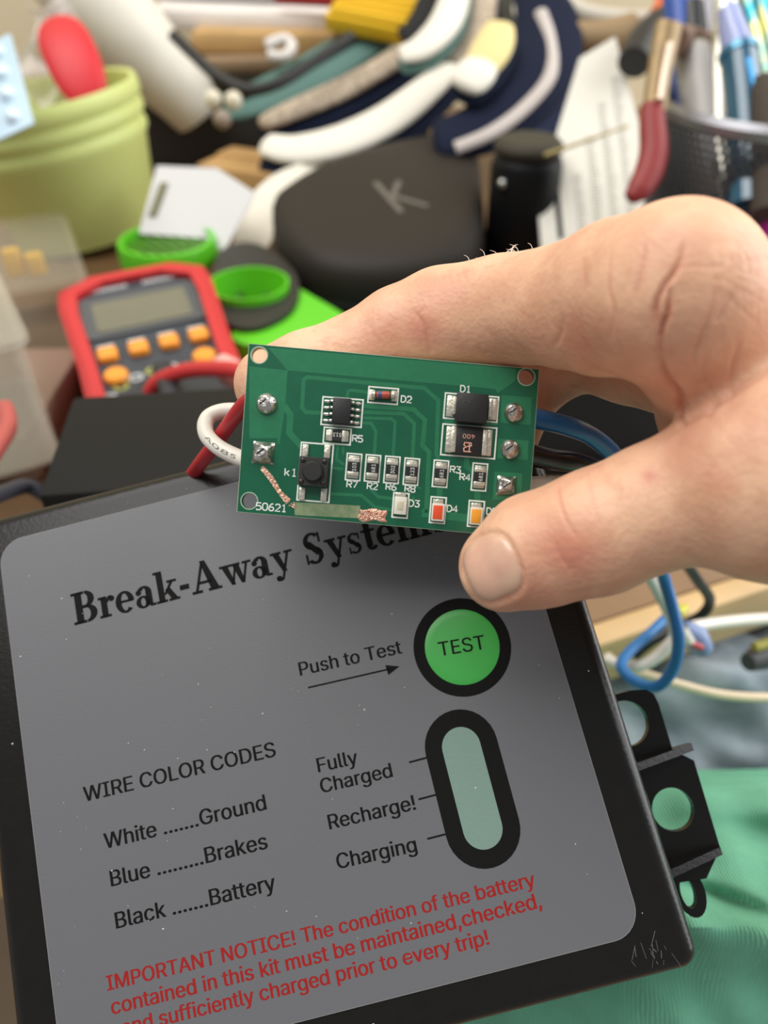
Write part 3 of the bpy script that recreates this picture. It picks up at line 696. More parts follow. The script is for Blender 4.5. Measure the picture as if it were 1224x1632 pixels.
# where each skin vertex sits as the creases were measured (pixel units at build time)
pxv = hv[:, 0]/hv[:, 2]*FPX+612; pyv = hv[:, 1]/hv[:, 2]*FPX+816
front = np.clip(-(hn*hv/np.linalg.norm(hv, axis=1)[:, None]).sum(1)*2.5, 0, 1)
def dist_poly(pts):
    d = np.full(len(hv), 1e9); t_at = np.zeros(len(hv)); n = len(pts)-1
    for i in range(n):
        a = np.array(pts[i], float); b = np.array(pts[i+1], float); ab = b-a
        t = np.clip(((pxv-a[0])*ab[0]+(pyv-a[1])*ab[1])/(ab@ab), 0, 1)
        q = np.hypot(pxv-a[0]-t*ab[0], pyv-a[1]-t*ab[1]); m = q < d; d[m] = q[m]; t_at[m] = (i+t[m])/n
    return d, t_at
redness = np.zeros(len(hv)); disp = np.zeros(len(hv))
near = hv[:, 2] < 127.5
CREASES = [ # polyline, half-width px, depth mm, redness
 ([(660, 497), (672, 512), (681, 540), (686, 566)], 5, 0.45, 0.8), ([(668, 500), (676, 492)], 4, .3, .5), ([(590, 520), (600, 545)], 6, .15, .2),
 ([(897, 505), (893, 535), (884, 552)], 6, 0.4, 0.3), ([(973, 395), (970, 460), (978, 500), (974, 540)], 5, 0.35, 0.35), ([(930, 415), (932, 470)], 5, 0.15, 0.2),
 ([(1028, 388), (1022, 430), (1012, 478)], 5, 0.4, 0.4), ([(1090, 390), (1080, 425), (1056, 460), (1046, 490), (1050, 520)], 6, 0.7, 0.5),
 ([(1068, 462), (1064, 500), (1055, 525), (1052, 560)], 6, 0.9, 0.7), ([(1045, 475), (1044, 505), (1050, 540)], 5, .5, .5),
 ([(1140, 455), (1132, 500), (1118, 535), (1105, 570), (1108, 590)], 5, 0.4, 0.35), ([(1168, 465), (1150, 500), (1142, 512)], 5, .4, .3), ([(1178, 545), (1168, 585), (1162, 640)], 6, .4, .4),
 ([(1050, 560), (1062, 600), (1084, 628), (1092, 650)], 7, 0.9, 0.5), ([(1125, 560), (1122, 600), (1135, 625)], 5, .35, .3), ([(1082, 628), (1085, 680)], 7, .8, .6), ([(1140, 640), (1125, 665)], 8, .6, .5),
 ([(1046, 700), (1100, 670), (1160, 632), (1224, 590)], 7, 0.7, 0.4),
 ([(890, 772), (893, 800), (905, 835), (922, 860)], 4, 0.3, 0.6), ([(937, 752), (945, 800), (960, 850)], 4, 0.12, 0.25), ([(884, 865), (895, 890), (910, 910)], 5, 0.3, 0.8),
 ([(812, 870), (818, 890)], 4, .15, .4), ([(900, 950), (960, 938), (1010, 925)], 8, 0.2, 0.3),
]
for k in range(9):   # fine net of lines over the big knuckle
    j_ = random.uniform(-5, 5); CREASES.append(([(1105+k*13+j_, 372+k*5+random.uniform(-14, 10)), (1102+k*15+j_*.5, 410), (1106+k*14+random.uniform(-8, 8), 440+random.uniform(-12, 16))], 2.6, 0.17, 0.06))
for k in range(8): j_ = random.uniform(-4, 4); CREASES.append(([(1085+random.uniform(-10, 40), 412+k*7+j_), (1150, 405+k*9+j_), (1224-random.uniform(0, 40), 420+k*13+j_)], 2.6, 0.16, 0.06))
for k in range(6): j_ = random.uniform(-4, 4); CREASES.append(([(690+k*12+j_, 434-k*2), (693+k*12-j_, 448+random.uniform(-4, 10))], 2.6, 0.16, 0.0))
for pts, wd, dep, rd in CREASES:
    wd *= 0.7; rd *= 0.7; dep = dep*0.5 if dep <= 0.5 else dep*0.8
    if len(pts) > 2:
        sp, _ = spline([Vector((p[0], p[1], 0)) for p in pts], [0]*len(pts), 4); pts = [(p.x, p.y) for p in sp]
    d, t = dist_poly(pts); fade = np.sin(np.clip(t, 0.03, 0.97)*np.pi)**0.5
    g = np.exp(-(d/wd)**2)*front*near*fade; disp -= g*dep
    g2 = np.exp(-(d/(wd*3.2))**2)*front*near*fade; disp += 0.18*dep*(g2-g); redness = np.maximum(redness, np.exp(-(d/(wd*1.7))**2)*front*near*fade*rd)
for (x, y, r, rd) in [(672, 520, 40, .55), (620, 545, 60, .3), (905, 880, 50, .6), (900, 960, 70, .35), (850, 545, 60, .25), (930, 530, 55, .4), (790, 560, 50, .25), (1060, 610, 50, .35), (700, 470, 40, .25),
                      (1010, 580, 40, .3), (840, 930, 60, .35), (1080, 700, 40, .3), (1145, 775, 25, .35), (1035, 760, 14, .5), (1120, 610, 60, .2)]:
    redness = np.maximum(redness, rd*np.exp(-((pxv-x)**2+(pyv-y)**2)/r**2)*near)
# the nail on the thumb: outline in its own axes, sunk a little into the skin
NC = np.array([783.0, 906.0]); na = math.radians(-22); NU = np.array([math.cos(na), math.sin(na)]); NV = np.array([-math.sin(na), math.cos(na)])
def nail_s(px, py):
    u = ((px-NC[0])*NU[0]+(py-NC[1])*NU[1])/44.0; v = ((px-NC[0])*NV[0]+(py-NC[1])*NV[1])/52.0
    return (np.abs(u)**3.2+np.abs(v)**3.2)**(1/3.2)
tz = hv[:, 2] < 112
ns = nail_s(pxv, pyv); rim = np.exp(-((ns-1.03)/0.075)**2)*front*tz
disp -= rim*0.26; disp += np.exp(-((ns-1.2)/0.12)**2)*front*tz*0.13; disp -= np.where(ns < 0.97, 0.12, 0)*front*tz
hv2 = hv+hn*disp[:, None]
hand = thing('hand', 'right hand pinching the circuit board between thumb and forefinger', 'hand', loc=C2W(HP(1300, 740, 120)))
B = np.array([[*RIGHT], [-x for x in UP], [*FWD]])
def to_world(v): return (v*0.001) @ B + np.array(CAM)
wv = to_world(hv2)-np.array(hand.location)
me = bpy.data.meshes.new('skin'); me.from_pydata(wv.tolist(), [], hf.tolist()); me.update(); me.shade_smooth()
at = me.attributes.new('red', 'FLOAT', 'POINT'); at.data.foreach_set('value', redness.astype(np.float32))
sm = bpy.data.materials.new('skin'); sm.use_nodes = True; nt = sm.node_tree; b = nt.nodes['Principled BSDF']; Lk = nt.links.new
tc = nt.nodes.new('ShaderNodeTexCoord')
def nz(scale, det=3):
    n = nt.nodes.new('ShaderNodeTexNoise'); n.inputs['Scale'].default_value = scale; n.inputs['Detail'].default_value = det; Lk(tc.outputs['Object'], n.inputs['Vector']); return n
def mixc(a, bb, fac):
    m = nt.nodes.new('ShaderNodeMix'); m.data_type = 'RGBA'
    for s_, x in (('A', a), ('B', bb)):
        if isinstance(x, tuple): m.inputs[s_].default_value = tuple(lin(q) for q in x)+(1,)
        else: Lk(x, m.inputs[s_])
    Lk(fac, m.inputs['Factor']); return m.outputs['Result']
def rng_(out, a, b_, c=0.0, d=1.0):
    r = nt.nodes.new('ShaderNodeMapRange'); r.inputs[1].default_value = a; r.inputs[2].default_value = b_; r.inputs[3].default_value = c; r.inputs[4].default_value = d; Lk(out, r.inputs[0]); return r.outputs[0]
base = mixc((222, 170, 138), (236, 188, 154), rng_(nz(120).outputs['Fac'], .4, .6))
base = mixc(base, (212, 152, 124), rng_(nz(420).outputs['Fac'], .55, .8, 0, .6))
ra = nt.nodes.new('ShaderNodeAttribute'); ra.attribute_name = 'red'
base = mixc(base, (200, 108, 92), ra.outputs['Fac'])
Lk(base, b.inputs['Base Color'])
b.inputs['Roughness'].default_value = 0.48; b.inputs['Specular IOR Level'].default_value = 0.4
b.inputs['Subsurface Weight'].default_value = 0.25; b.inputs['Subsurface Radius'].default_value = (0.0022, 0.0009, 0.0005); b.inputs['Subsurface Scale'].default_value = 1.0
vor = nt.nodes.new('ShaderNodeTexVoronoi'); vor.inputs['Scale'].default_value = 1400; Lk(tc.outputs['Object'], vor.inputs['Vector'])
bp = nt.nodes.new('ShaderNodeBump'); bp.inputs['Strength'].default_value = 0.25; bp.inputs['Distance'].default_value = 0.0002; Lk(vor.outputs['Distance'], bp.inputs['Height'])
bp2 = nt.nodes.new('ShaderNodeBump'); bp2.inputs['Strength'].default_value = 0.3; bp2.inputs['Distance'].default_value = 0.0005; Lk(nz(500, 4).outputs['Fac'], bp2.inputs['Height']); Lk(bp.outputs['Normal'], bp2.inputs['Normal']); Lk(bp2.outputs['Normal'], b.inputs['Normal'])
me.materials.append(sm)
sk_o = bpy.data.objects.new('skin', me); COL.objects.link(sk_o); sk_o.parent = hand
# nail plate: found on the skin's own front faces
sel = tz & (front > 0.02) & (ns < 1.3)
pv = hv[sel]; pn = hn[sel]; ppx = pxv[sel]; ppy = pyv[sel]
def skin_at(x, y):
    d2 = (ppx-x)**2+(ppy-y)**2; w_ = np.exp(-d2/18.0)+1e-12; w_ /= w_.sum(); return (pv*w_[:, None]).sum(0), (pn*w_[:, None]).sum(0)
ring_n = 40; rings = 14; nv_ = []; nf_ = []
for i in range(rings+1):
    rr_ = i/rings
    for k in range(ring_n):
        a = 2*math.pi*k/ring_n; ca, sa = math.cos(a), math.sin(a); s_ = rr_/((abs(ca)**3.2+abs(sa)**3.2)**(1/3.2))*0.985
        x, y = NC+NU*(ca*s_*44)+NV*(sa*s_*52)
        p_, n_ = skin_at(x, y); n_ /= np.linalg.norm(n_)
        h_ = 0.16*(1-rr_**6)-0.28*rr_**10
        nv_.append(p_+n_*h_)
for i in range(rings):
    for k in range(ring_n): nf_.append((i*ring_n+k, i*ring_n+(k+1) % ring_n, (i+1)*ring_n+(k+1) % ring_n, (i+1)*ring_n+k))
nw = to_world(np.array(nv_))-np.array(hand.location)
k = MB(); k.v = [tuple(p) for p in nw]; k.f = nf_
nail = k.build('thumbnail', M('nail', (218, 164, 142), 0.25, rgb2=(234, 194, 164), vscale=150, bump=0.08, bscale=900, coat=0.2, sss=0.15), hand); lab(nail, 'smooth pink thumbnail')
# hairs along the back of the finger and the knuckle
k = MB()
for i in range(22):
    if i < 13: bxp = random.gauss(795, 42); byp = 430-(bxp-690)*0.165; dd = 118.5-(bxp-800)*0.05; up_ = random.uniform(6, 20)
    else: bxp = random.uniform(1160, 1222); byp = 350+(bxp-1150)*0.62; dd = 92; up_ = random.uniform(15, 46)
    cv_ = random.choice([-1, -1, 1])*random.uniform(4, 15)
    q = [HP(bxp, byp+10, dd), HP(bxp-2, byp-up_*0.4, dd), HP(bxp-2+cv_*.35, byp-up_*.85, dd+.3), HP(bxp-2+cv_, byp-up_*1.05, dd+.5)]
    k.tube([Vector(p) for p in to_world(np.array(q))-np.array(hand.location)], [0.00005, 0.00005, 0.00004, 0.00002], 5, 5)
hr = k.build('finger_hair', M('hair_pale', (236, 226, 210), 0.5), hand); hr['kind'] = 'stuff'; lab(hr, 'fine pale hairs')

# ------------------------------------------------------------------ wires soldered to the board
def pts(*q): return [P(a, b_, c/1000) for a, b_, c in q]
def wire(name, label, q, r, m, cat='wire', group=None, seg=14):
    mb = MB().tube(pts(*q), r/1000, seg, 8); return solo(name, label, cat, mb, m, group, origin=P(*q[0][:2], q[0][2]/1000), angle=60)
w_red = M('red_wire', (176, 36, 44), 0.35); w_white = M('white_wire', (222, 216, 204), 0.35); w_blue = M('blue_wire', (38, 112, 176), 0.32); w_blk = M('black_wire', (22, 21, 21), 0.28)
wire('red_wire', 'thick red insulated wire dropping from the left edge of the circuit board', [(425, 640, 117.5), (412, 634, 120), (392, 642, 123), (368, 672, 127), (345, 705, 131), (322, 735, 137), (300, 765, 150)], 1.3, w_red)
WW = [(420, 735, 117.5), (408, 736, 120), (385, 731, 124), (350, 714, 126), (329, 692, 128), (330, 668, 130), (352, 656, 131), (385, 655, 131), (420, 660, 130)]
ww = wire('white_wire', 'white printed wire looped round the red one left of the board', WW, 1.35, w_white)
k = MB(); sp, _ = spline(pts(*WW), [0]*len(WW), 8)
vs, fs = text_geo('A085', 0.0); tot = max(v[0] for v in vs); o0 = []
ia, ib = 29, 16
for v in vs:
    t = ia+(ib-ia)*v[0]/tot; i = int(t); p_ = sp[i].lerp(sp[i+1], t-i); T_ = (sp[i]-sp[i+1]).normalized()
    n_ = (CAM-p_).normalized(); n_ = (n_-T_*n_.dot(T_)).normalized(); bb = n_.cross(T_); a = (v[1]-0.36)*0.9
    o0.append(p_+0.00138*(math.cos(a)*n_+math.sin(a)*bb)-ww.location)
k.v = o0; k.f = fs; k.build('print_lettering', M('faint_print', (120, 112, 104), 0.6), ww, smooth=False)
wire('blue_wire', 'blue insulated wire leaving the right edge of the board and looping below the thumb', [(819, 658, 117.5), (840, 664, 120), (900, 678, 124), (945, 697, 130), (985, 735, 140), (1020, 800, 160), (1045, 870, 182), (1056, 915, 194), (1070, 962, 198), (1081, 1015, 200), (1074, 1062, 205), (1048, 1094, 210), (1012, 1086, 216), (990, 1062, 222), (1002, 1040, 228), (1030, 1015, 232), (1062, 985, 238)], 1.6, w_blue)
wire('black_wire', 'black insulated wire leaving the board just below the blue one', [(813, 716, 117.5), (835, 722, 120), (875, 732, 125), (930, 741, 133), (985, 768, 158), (1045, 825, 200), (1085, 885, 228), (1112, 925, 240), (1131, 955, 248), (1118, 980, 252), (1080, 1000, 256), (1040, 1022, 258), (1010, 1046, 260)], 1.75, w_blk)
wire('white_wire', 'white insulated wire leaving the board above the thumb', [(807, 775, 117.5), (830, 776, 120), (865, 776, 124), (905, 778, 130), (950, 800, 145), (1000, 860, 180), (1042, 930, 212), (1075, 1000, 226), (1062, 1032, 228), (1030, 1058, 230), (998, 1062, 232), (965, 1050, 236)], 1.7, w_white)

# ------------------------------------------------------------------ lap: green shirt and jeans below the desk edge
def cloth_grid(fn, nu, nv, th): return MB().grid(fn, nu, nv, th)
grn = M('green_knit', (126, 198, 164), 0.85, var=0.10, vscale=60, spec=0.2)
nt2 = grn.node_tree; wv_ = nt2.nodes.new('ShaderNodeTexWave'); wv_.inputs['Scale'].default_value = 420; wv_.inputs['Distortion'].default_value = 2.0; wv_.inputs['Detail'].default_value = 1
tc2 = nt2.nodes.new('ShaderNodeTexCoord'); nt2.links.new(tc2.outputs['Object'], wv_.inputs['Vector'])
bp3 = nt2.nodes.new('ShaderNodeBump'); bp3.inputs['Strength'].default_value = 0.7; bp3.inputs['Distance'].default_value = 0.0006
nt2.links.new(wv_.outputs['Fac'], bp3.inputs['Height']); nt2.links.new(bp3.outputs['Normal'], nt2.nodes['Principled BSDF'].inputs['Normal'])
def shirt(u, v):
    x = 560+u*1000; y = 1205+v*760
    y += 22*math.sin(u*3.0)*(1-v)
    d = 236-66*min(1, v/.34)**.75-10*max(0, u-.5)+10*max(0, v-.34)+max(0, 1090-x)*.06
    q = y-(1418+(x-1110)*0.36); d += 7.5*math.exp(-(q/16.0)**2)-9*math.exp(-((q-46)/60.0)**2)
    q2 = y-(1250+(x-1110)*0.10); d += -5*math.exp(-((q2-25)/30.0)**2)+4*math.exp(-((q2-75)/26.0)**2)
    q3 = y-(1340+(x-1150)*0.24); d -= 3*math.exp(-(q3/26.0)**2)
    d += 2.2*math.sin(x*0.013+y*0.021)+1.2*math.sin(x*0.05-y*0.03)
    if v < 0.04: d += (0.04-v)*900
    return P(x, y, d/1000)
solo('green_shirt', 'green knitted shirt bunched in the lap beside the black box', 'shirt', cloth_grid(lambda u, v: shirt(u, 1-v), 110, 100, 0.004), grn, angle=80)
den = M('grey_denim', (166, 176, 182), 0.8, rgb2=(120, 132, 140), vscale=40, bump=0.5, bscale=1500, spec=0.15)
A0, A1 = P(760, 1085, 0.345), P(1560, 1260, 0.335)
def leg(u, v):
    ax = A0.lerp(A1, u); t = (A1-A0).normalized(); n1 = (CAM-ax).normalized(); n1 = (n1-t*n1.dot(t)).normalized(); n2 = t.cross(n1); a = 2*math.pi*v
    r = 0.050+0.0034*math.sin(2*a*2+u*9)+0.005*math.sin(a*5-u*9+1.2)+0.004*math.sin(a*11+u*14)+0.002*math.sin(a*17-u*30)
    return ax+r*(math.cos(a)*n1+math.sin(a)*n2)
solo('jeans', 'faded grey blue jeans leg creased below the desk edge', 'jeans', MB().grid(leg, 70, 90), den, angle=80)

# ------------------------------------------------------------------ cords and plugs hanging off the desk edge
wire('white_cable', 'thick white cord running right from the wire joint above the jeans', [(1080, 1012, 232), (1105, 999, 240), (1150, 992, 248), (1224, 986, 256), (1330, 984, 264)], 1.9, w_white, 'cable')
wire('cream_cable', 'long cream cable sagging across the jeans', [(968, 1046, 236), (990, 1062, 238), (1040, 1078, 240), (1090, 1093, 242), (1150, 1107, 244), (1224, 1112, 246), (1320, 1106, 250)], 1.5, M('cream_cable', (222, 202, 170), 0.4), 'cable')
q = pts((1088, 1000, 234), (1106, 1014, 236), (1122, 1036, 238))
t = thing('wire_splice', 'small blue and white wire splice with a red stripe under the desk edge', 'wire splice', loc=q[1])
MB().tube(q, [0.0022, 0.0042, 0.003], 10, 4).build('sleeve', M('splice_blue', (120, 138, 178), 0.4), t, world=True)
lab(MB().tube(pts((1094, 1022, 231), (1118, 1032, 233)), 0.0011, 8, 1).build('stripe', w_red, t, world=True), 'red stripe')
lab(MB().tube(pts((1088, 1004, 230), (1100, 1024, 231)), 0.0016, 8, 1).build('white_core', w_white, t, world=True), 'white core')
solo('wire_connector', 'tiny yellow connector on the black wire under the desk edge', 'wire connector', MB().tube(pts((1080, 976, 226.5), (1094, 968, 227.5)), [0.0022, 0.0012], 10, 1), M('cap_yellow', (196, 190, 48), 0.4))
t = thing('plug', 'dark cord plug with a yellow band at the right edge above the jeans', 'plug', loc=P(1210, 1045, .262))
MB().tube(pts((1192, 1056, 258), (1222, 1044, 262), (1300, 1020, 268)), [0.003, 0.0048, 0.0045], 14, 4).build('plug_body', M('plug_black', (62, 62, 64), 0.45), t, world=True)
lab(MB().tube(pts((1202, 1032, 258), (1236, 1022, 260)), 0.0018, 10, 1).build('band', M('plug_yellow', (160, 152, 70), 0.5), t, world=True), 'yellow band')

# ------------------------------------------------------------------ black battery standing on the desk behind the box
zt = 0.83
a_, b_, c_ = G(113, 630, zt), G(392, 613, zt), G(58, 796, zt)
xx = (b_-a_).normalized(); yy = (a_-c_); yy = (yy-xx*yy.dot(xx)).normalized(); Ln = (a_-c_).length*0.98
bw = 0.098
bt = thing('battery', 'matte black battery block standing on the desk behind the battery box', 'battery', frame(a_+xx*bw/2-yy*Ln/2-Vector((0, 0, zt-DESK)), xx, yy, Vector((0, 0, 1))))
bm_ = M('battery_black', (30, 29, 27), 0.65, bump=0.2, bscale=900, spec=0.15)
MB().box((0, 0, 0.034), (bw, Ln, 0.068), 0.002, 2).build('case', bm_, bt)
MB().box((0, 0, 0.0745), (bw-0.0012, Ln-0.0012, 0.011), 0.0016, 2).build('cover', bm_, bt)
lab(MB().box((-bw/2-0.001, 0.004, 0.060), (0.003, Ln*0.5, 0.006), 0.001).build('grip_ridge', bm_, bt), 'side grip ridge')

# ------------------------------------------------------------------ red multimeter lying on the desk
zf = 0.788
m0, m1 = G(206, 432, zf+0.012), G(275, 640, zf-0.004)
my = (m0-m1).normalized(); mx = (G(315, 432, zf+.012)-G(92, 440, zf+.012)); mx = (mx-my*mx.dot(my)).normalized(); mz = mx.cross(my)
MW = (G(322, 428, zf+.012)-G(86, 442, zf+.012)).length*1.02; ML = MW*1.95
mo = m0-my*ML/2
mm = thing('multimeter', 'red and dark grey digital multimeter lying behind the black battery', 'multimeter', frame(mo-mz*0.034, mx, my, mz))
mred = M('holster_red', (196, 40, 44), 0.45, bump=0.1); mdk = M('meter_grey', (52, 58, 66), 0.5); H2 = ML/2; W2 = MW/2
def meter_outline(i):
    w1, w2 = W2-i, W2*0.9-i; return [(-w2, -H2+i+.006), (-w2+.006, -H2+i), (w2-.006, -H2+i), (w2, -H2+i+.006), (w1*0.92, 0), (w1, H2-i-.022), (w1*0.965, H2-i-.008), (w1-.014, H2-i), (-w1+.014, H2-i), (-w1*0.965, H2-i-.008), (-w1, H2-i-.022), (-w1*0.92, 0)]
k = MB(); k.prism(meter_outline(0.002), 0.0, 0.006); k.prism([meter_outline(0), meter_outline(0.0085)[::-1]], 0.006, 0.034); k.prism([meter_outline(0.003), meter_outline(0.0085)[::-1]], 0.034, 0.0365)
k.build('holster', mred, mm, angle=25)
MB().prism(meter_outline(0.0082), 0.006, 0.033).build('face', mdk, mm, angle=25)
lcdw = MW*0.60; ly = H2-0.036
MB().prism(rrect(-lcdw/2-.006, ly-.016, lcdw/2+.006, ly+.018, .004), .033, .0342).build('screen_bezel', M('bezel_grey', (76, 80, 84), 0.4), mm)
MB().prism(rrect(-lcdw/2, ly-.012, lcdw/2, ly+.012, .002), .0342, .0346).build('screen', M('lcd_grey', (112, 110, 92), 0.35, var=.04, vscale=30), mm)
k = MB(); k_y = H2-0.0115
for x0, wd in ((-MW*.28, MW*.24), (MW*.06, MW*.22)):       # blurred maker's line above the screen: rows of small pale marks
    n_ = 8
    for j in range(n_): strip(k, [(x0+wd*j/n_, k_y-.0014), (x0+wd*(j+.35)/n_, k_y+.0016), (x0+wd*(j+.8)/n_, k_y-.0012)], .0009, .0333)
k.build('brand_lettering', M('meter_print', (196, 198, 196), 0.5), mm, smooth=False)
orange = M('button_orange', (240, 152, 46), 0.45); zb = .033
byy = ly-.030
for i in range(4):
    x = (-1.5+i)*MW*0.185
    MB().box((x, byy, zb+.0015), (MW*.12, .0085, .005), .0018, 3).build('function_button', orange, mm)
    k = MB(); strip(k, [(x-MW*.05, byy+.0085), (x+MW*.05, byy+.0085)], .002, zb+.0003); k.build('button_lettering', MATS['meter_print'], mm, smooth=False)
for sx in (-1, 1):
    MB().cyl((sx*MW*.262, byy-.016, zb-.001), .0052, .0045, 20, .001).build('round_button', orange, mm)
MB().cyl((0, byy-.047, zb-.001), .0235, .005, 40, .001).build('dial', M('dial_dark', (36, 40, 46), 0.45), mm)
MB().box((0, byy-.047, zb+.008), (.009, .042, .010), .003, 3).build('dial_knob', MATS['dial_dark'], mm)
k = MB(); k2 = MB()
for i in range(20):
    a = math.radians(-50+i*14.7); x, y = .031*math.cos(a), byy-.047+.031*math.sin(a)
    if abs(x) > MW*.40: continue
    lab(MB().prism([circ(x, y, .0032, 14, .0026), circ(x, y, .0020, 14, .0015)[::-1]], zb, zb+.0004).build('range_lettering', MATS['meter_print'] if i % 2 else M('meter_yellow', (172, 172, 84), 0.5), mm), 'white range mark' if i % 2 else 'yellow range mark')
for i in range(4):
    MB().lathe([(.0042, 0), (.0068, 0), (.0068, .003), (.0042, .003)], 24, Matrix.Translation((( -1.5+i)*MW*.19, -H2+.018, zb)), closed=True).build('socket', MATS['dial_dark'], mm)
# its test lead
lead = M('lead_red', (200, 50, 52), 0.4)
t = thing('test_lead', 'red multimeter test lead crossing towards the circuit board', 'test lead', loc=P(300, 600, .33))
MB().tube(pts((236, 632, 326), (250, 610, 320), (278, 596, 314), (310, 589, 308), (345, 588, 302), (385, 592, 292), (440, 612, 285), (520, 660, 280)), .0032, 12, 6).build('cable', lead, t, world=True)
lab(MB().tube(pts((352, 582, 316), (372, 596, 312), (395, 612, 308)), [.005, .006, .0045], 12, 4).build('plug_tip', M('pale_pink', (226, 170, 160), 0.35), t, world=True), 'paler shiny plug')

# ------------------------------------------------------------------ green and black kitchen slicer behind the meter
zg = 0.778
def Q(px, py, z=zg): return G(px, py, z)
def flat(mb, outline, z0, z1, holes=(), o=None):
    L0 = [tuple((Q(x, y, zg)-o)[:2]) for x, y in outline]
    def ccw(l): return l if sum(l[i][0]*l[(i+1) % len(l)][1]-l[(i+1) % len(l)][0]*l[i][1] for i in range(len(l))) > 0 else l[::-1]
    return mb.prism([ccw(L0)]+[ccw(h)[::-1] for h in holes], z0-o.z, z1-o.z)
gl = M('lime_plastic', (92, 196, 30), 0.38); gk = M('gadget_black', (34, 33, 31), 0.5)
og = Q(380, 460); og.z = DESK
sl = thing('slicer', 'lime green and black kitchen slicer lying beside the multimeter', 'kitchen slicer', loc=og)
def smooth_loop(p, n=6):
    v = [Vector((x, y, 0)) for x, y in p]; out = []
    for i in range(len(v)):
        a, b, c, d = v[i-1], v[i], v[(i+1) % len(v)], v[(i+2) % len(v)]
        for j in range(n):
            t = j/n; r = 0.5*((2*b)+(c-a)*t+(2*a-5*b+4*c-d)*t*t+(3*b-a-3*c+d)*t**3); out.append((r.x, r.y))
    return out
e1 = Q(268, 396)-og; e2 = Q(398, 467)-og
r1 = (Q(348, 392)-Q(190, 402)).length/2; r2 = (Q(455, 462)-Q(330, 470)).length/2
flat(MB(), smooth_loop([(342, 440), (356, 402), (400, 392), (446, 412), (476, 452), (466, 496), (420, 524), (376, 526), (350, 500)]), zg-.022, zg+.002, [circ(e2.x, e2.y, r2*1.03, 40)], og).build('body', gk, sl, angle=35)
flat(MB(), smooth_loop([(440, 440), (500, 470), (560, 510), (548, 545), (470, 552), (385, 545), (372, 524), (430, 512), (468, 480)]), zg-.026, zg-.001, (), og).build('handle', gl, sl, angle=35)
MB().lathe([(r1*.88, -.006), (r1, -.006), (r1, .004), (r1*.97, .006), (r1*.88, .006)], 56, Matrix.Translation((e1.x, e1.y, zg-og.z)), closed=True).build('slicer_ring', gl, sl)
k = MB(); ux = (Q(300, 415)-Q(240, 375)); ux.z = 0; ux.normalize(); uy = Vector((-ux.y, ux.x, 0))
for i in range(-4, 5):
    o_ = i*r1*.2; h_ = math.sqrt(max(0, (r1*.92)**2-o_**2)); c = Vector((e1.x, e1.y, zg-og.z+.001))+uy*o_; k.tube([c-ux*h_, c+ux*h_], r1*.055, 6, 1, flat=.6, upv=Vector((0, 0, 1)))
k.build('slicing_blades', M('blade_green', (96, 156, 52), 0.35), sl)
MB().cyl((e1.x, e1.y, zg-og.z-.011), r1*.88, .006, 40, .001).build('added_dark_disc', gk, sl)  # black disc added under the blades to make their gaps look dark
MB().lathe([(1e-6, -.030), (r2*.55, -.028), (r2*.9, -.006), (r2*.97, .006), (r2*1.03, .006), (r2*1.03, -.004), (r2*.95, -.018)], 48, Matrix.Translation((e2.x, e2.y, zg-og.z))).build('scoop_cup', gl, sl)
k = MB()
for a in (0.4, 2.6): k.box((e2.x+.4*r2*math.cos(a), e2.y+.4*r2*math.sin(a), zg-og.z-.012), (.004, .016, .016), .001)
lab(k.build('pit_blade', M('dark_green', (46, 92, 22), 0.5), sl), 'dark green inner fins')
o = Q(385, 548, DESK+.012)
solo('teal_pad', 'small teal pad lying under the green slicer handle', 'pad', MB().box((o.x+.02, o.y+.005, DESK+.006), (.11, .05, .012), .004, 3), M('teal_foam', (36, 110, 128), 0.8))

# ------------------------------------------------------------------ yellow-green pot with its contents
d_ = 0.505; rc = P(62, 158, d_); R_ = 0.0640; ph = rc.z-DESK
pot = thing('plant_pot', 'pale yellow green pot holding kitchen tools at the left', 'pot', mat=Matrix.Translation(Vector((rc.x+.012, rc.y, DESK+.004))) @ Matrix.Rotation(math.radians(-8), 4, 'Y'))
pm = M('pot_green', (214, 223, 138), 0.5, bump=0.05)
MB().lathe([(1e-6, .004), (R_*.72, .004), (R_*.955, ph), (R_, ph+.001), (R_*1.02, ph-.003), (R_*1.02, ph-.009), (R_*.98, ph-.0115), (R_*1.005, ph-.015), (R_*1.005, ph-.019), (R_*.96, ph-.0225), (R_*.985, ph-.026), (R_*.985, ph-.030), (R_*.945, ph-.034), (R_*.78, 0), (1e-6, 0)], 72).build('pot_body', pm, pot, angle=50)
rcP = rc
t = thing('silicone_spoon', 'red silicone spoon standing in the pale green pot', 'spoon', loc=P(130, 175, .505))
sp0, sp1 = P(152, 178, .502), P(86, 28, .514); ax = (sp1-sp0).normalized(); sd = ax.cross((CAM-sp0).normalized()).normalized(); nn = sd.cross(ax)
def bowl(u, v):
    s_ = u*2-1; hw = .0172*max(0, 1-abs(s_)**2.6)**.5; a = v*2*math.pi; L_ = (sp1-sp0).length/2
    return (sp0+sp1)/2+ax*s_*L_*1.02+sd*hw*math.cos(a)+nn*(-.006*math.sin(a)*(max(0, 1-s_*s_))**.5+.008*(1-s_*s_))
MB().grid(bowl, 30, 24).build('bowl', M('silicone_red', (206, 34, 44), 0.5), t, world=True, angle=80)
MB().tube([sp0+ax*.006, sp0+(FWD*.012)-ax*.03+Vector((-.012, .01, -.02))], [.005, .0045], 12, 1).build('handle', MATS['silicone_red'], t, world=True)
solo('white_tube', 'thick white plastic tube leaning behind the pot', 'tube', MB().tube(pts((90, -90, 575), (150, -5, 590), (222, 75, 612), (284, 140, 634), (318, 185, 650)), [.0375, .036, .0315, .027, .021], 28, 6), M('tube_white', (232, 226, 212), 0.45, var=.04, vscale=20))
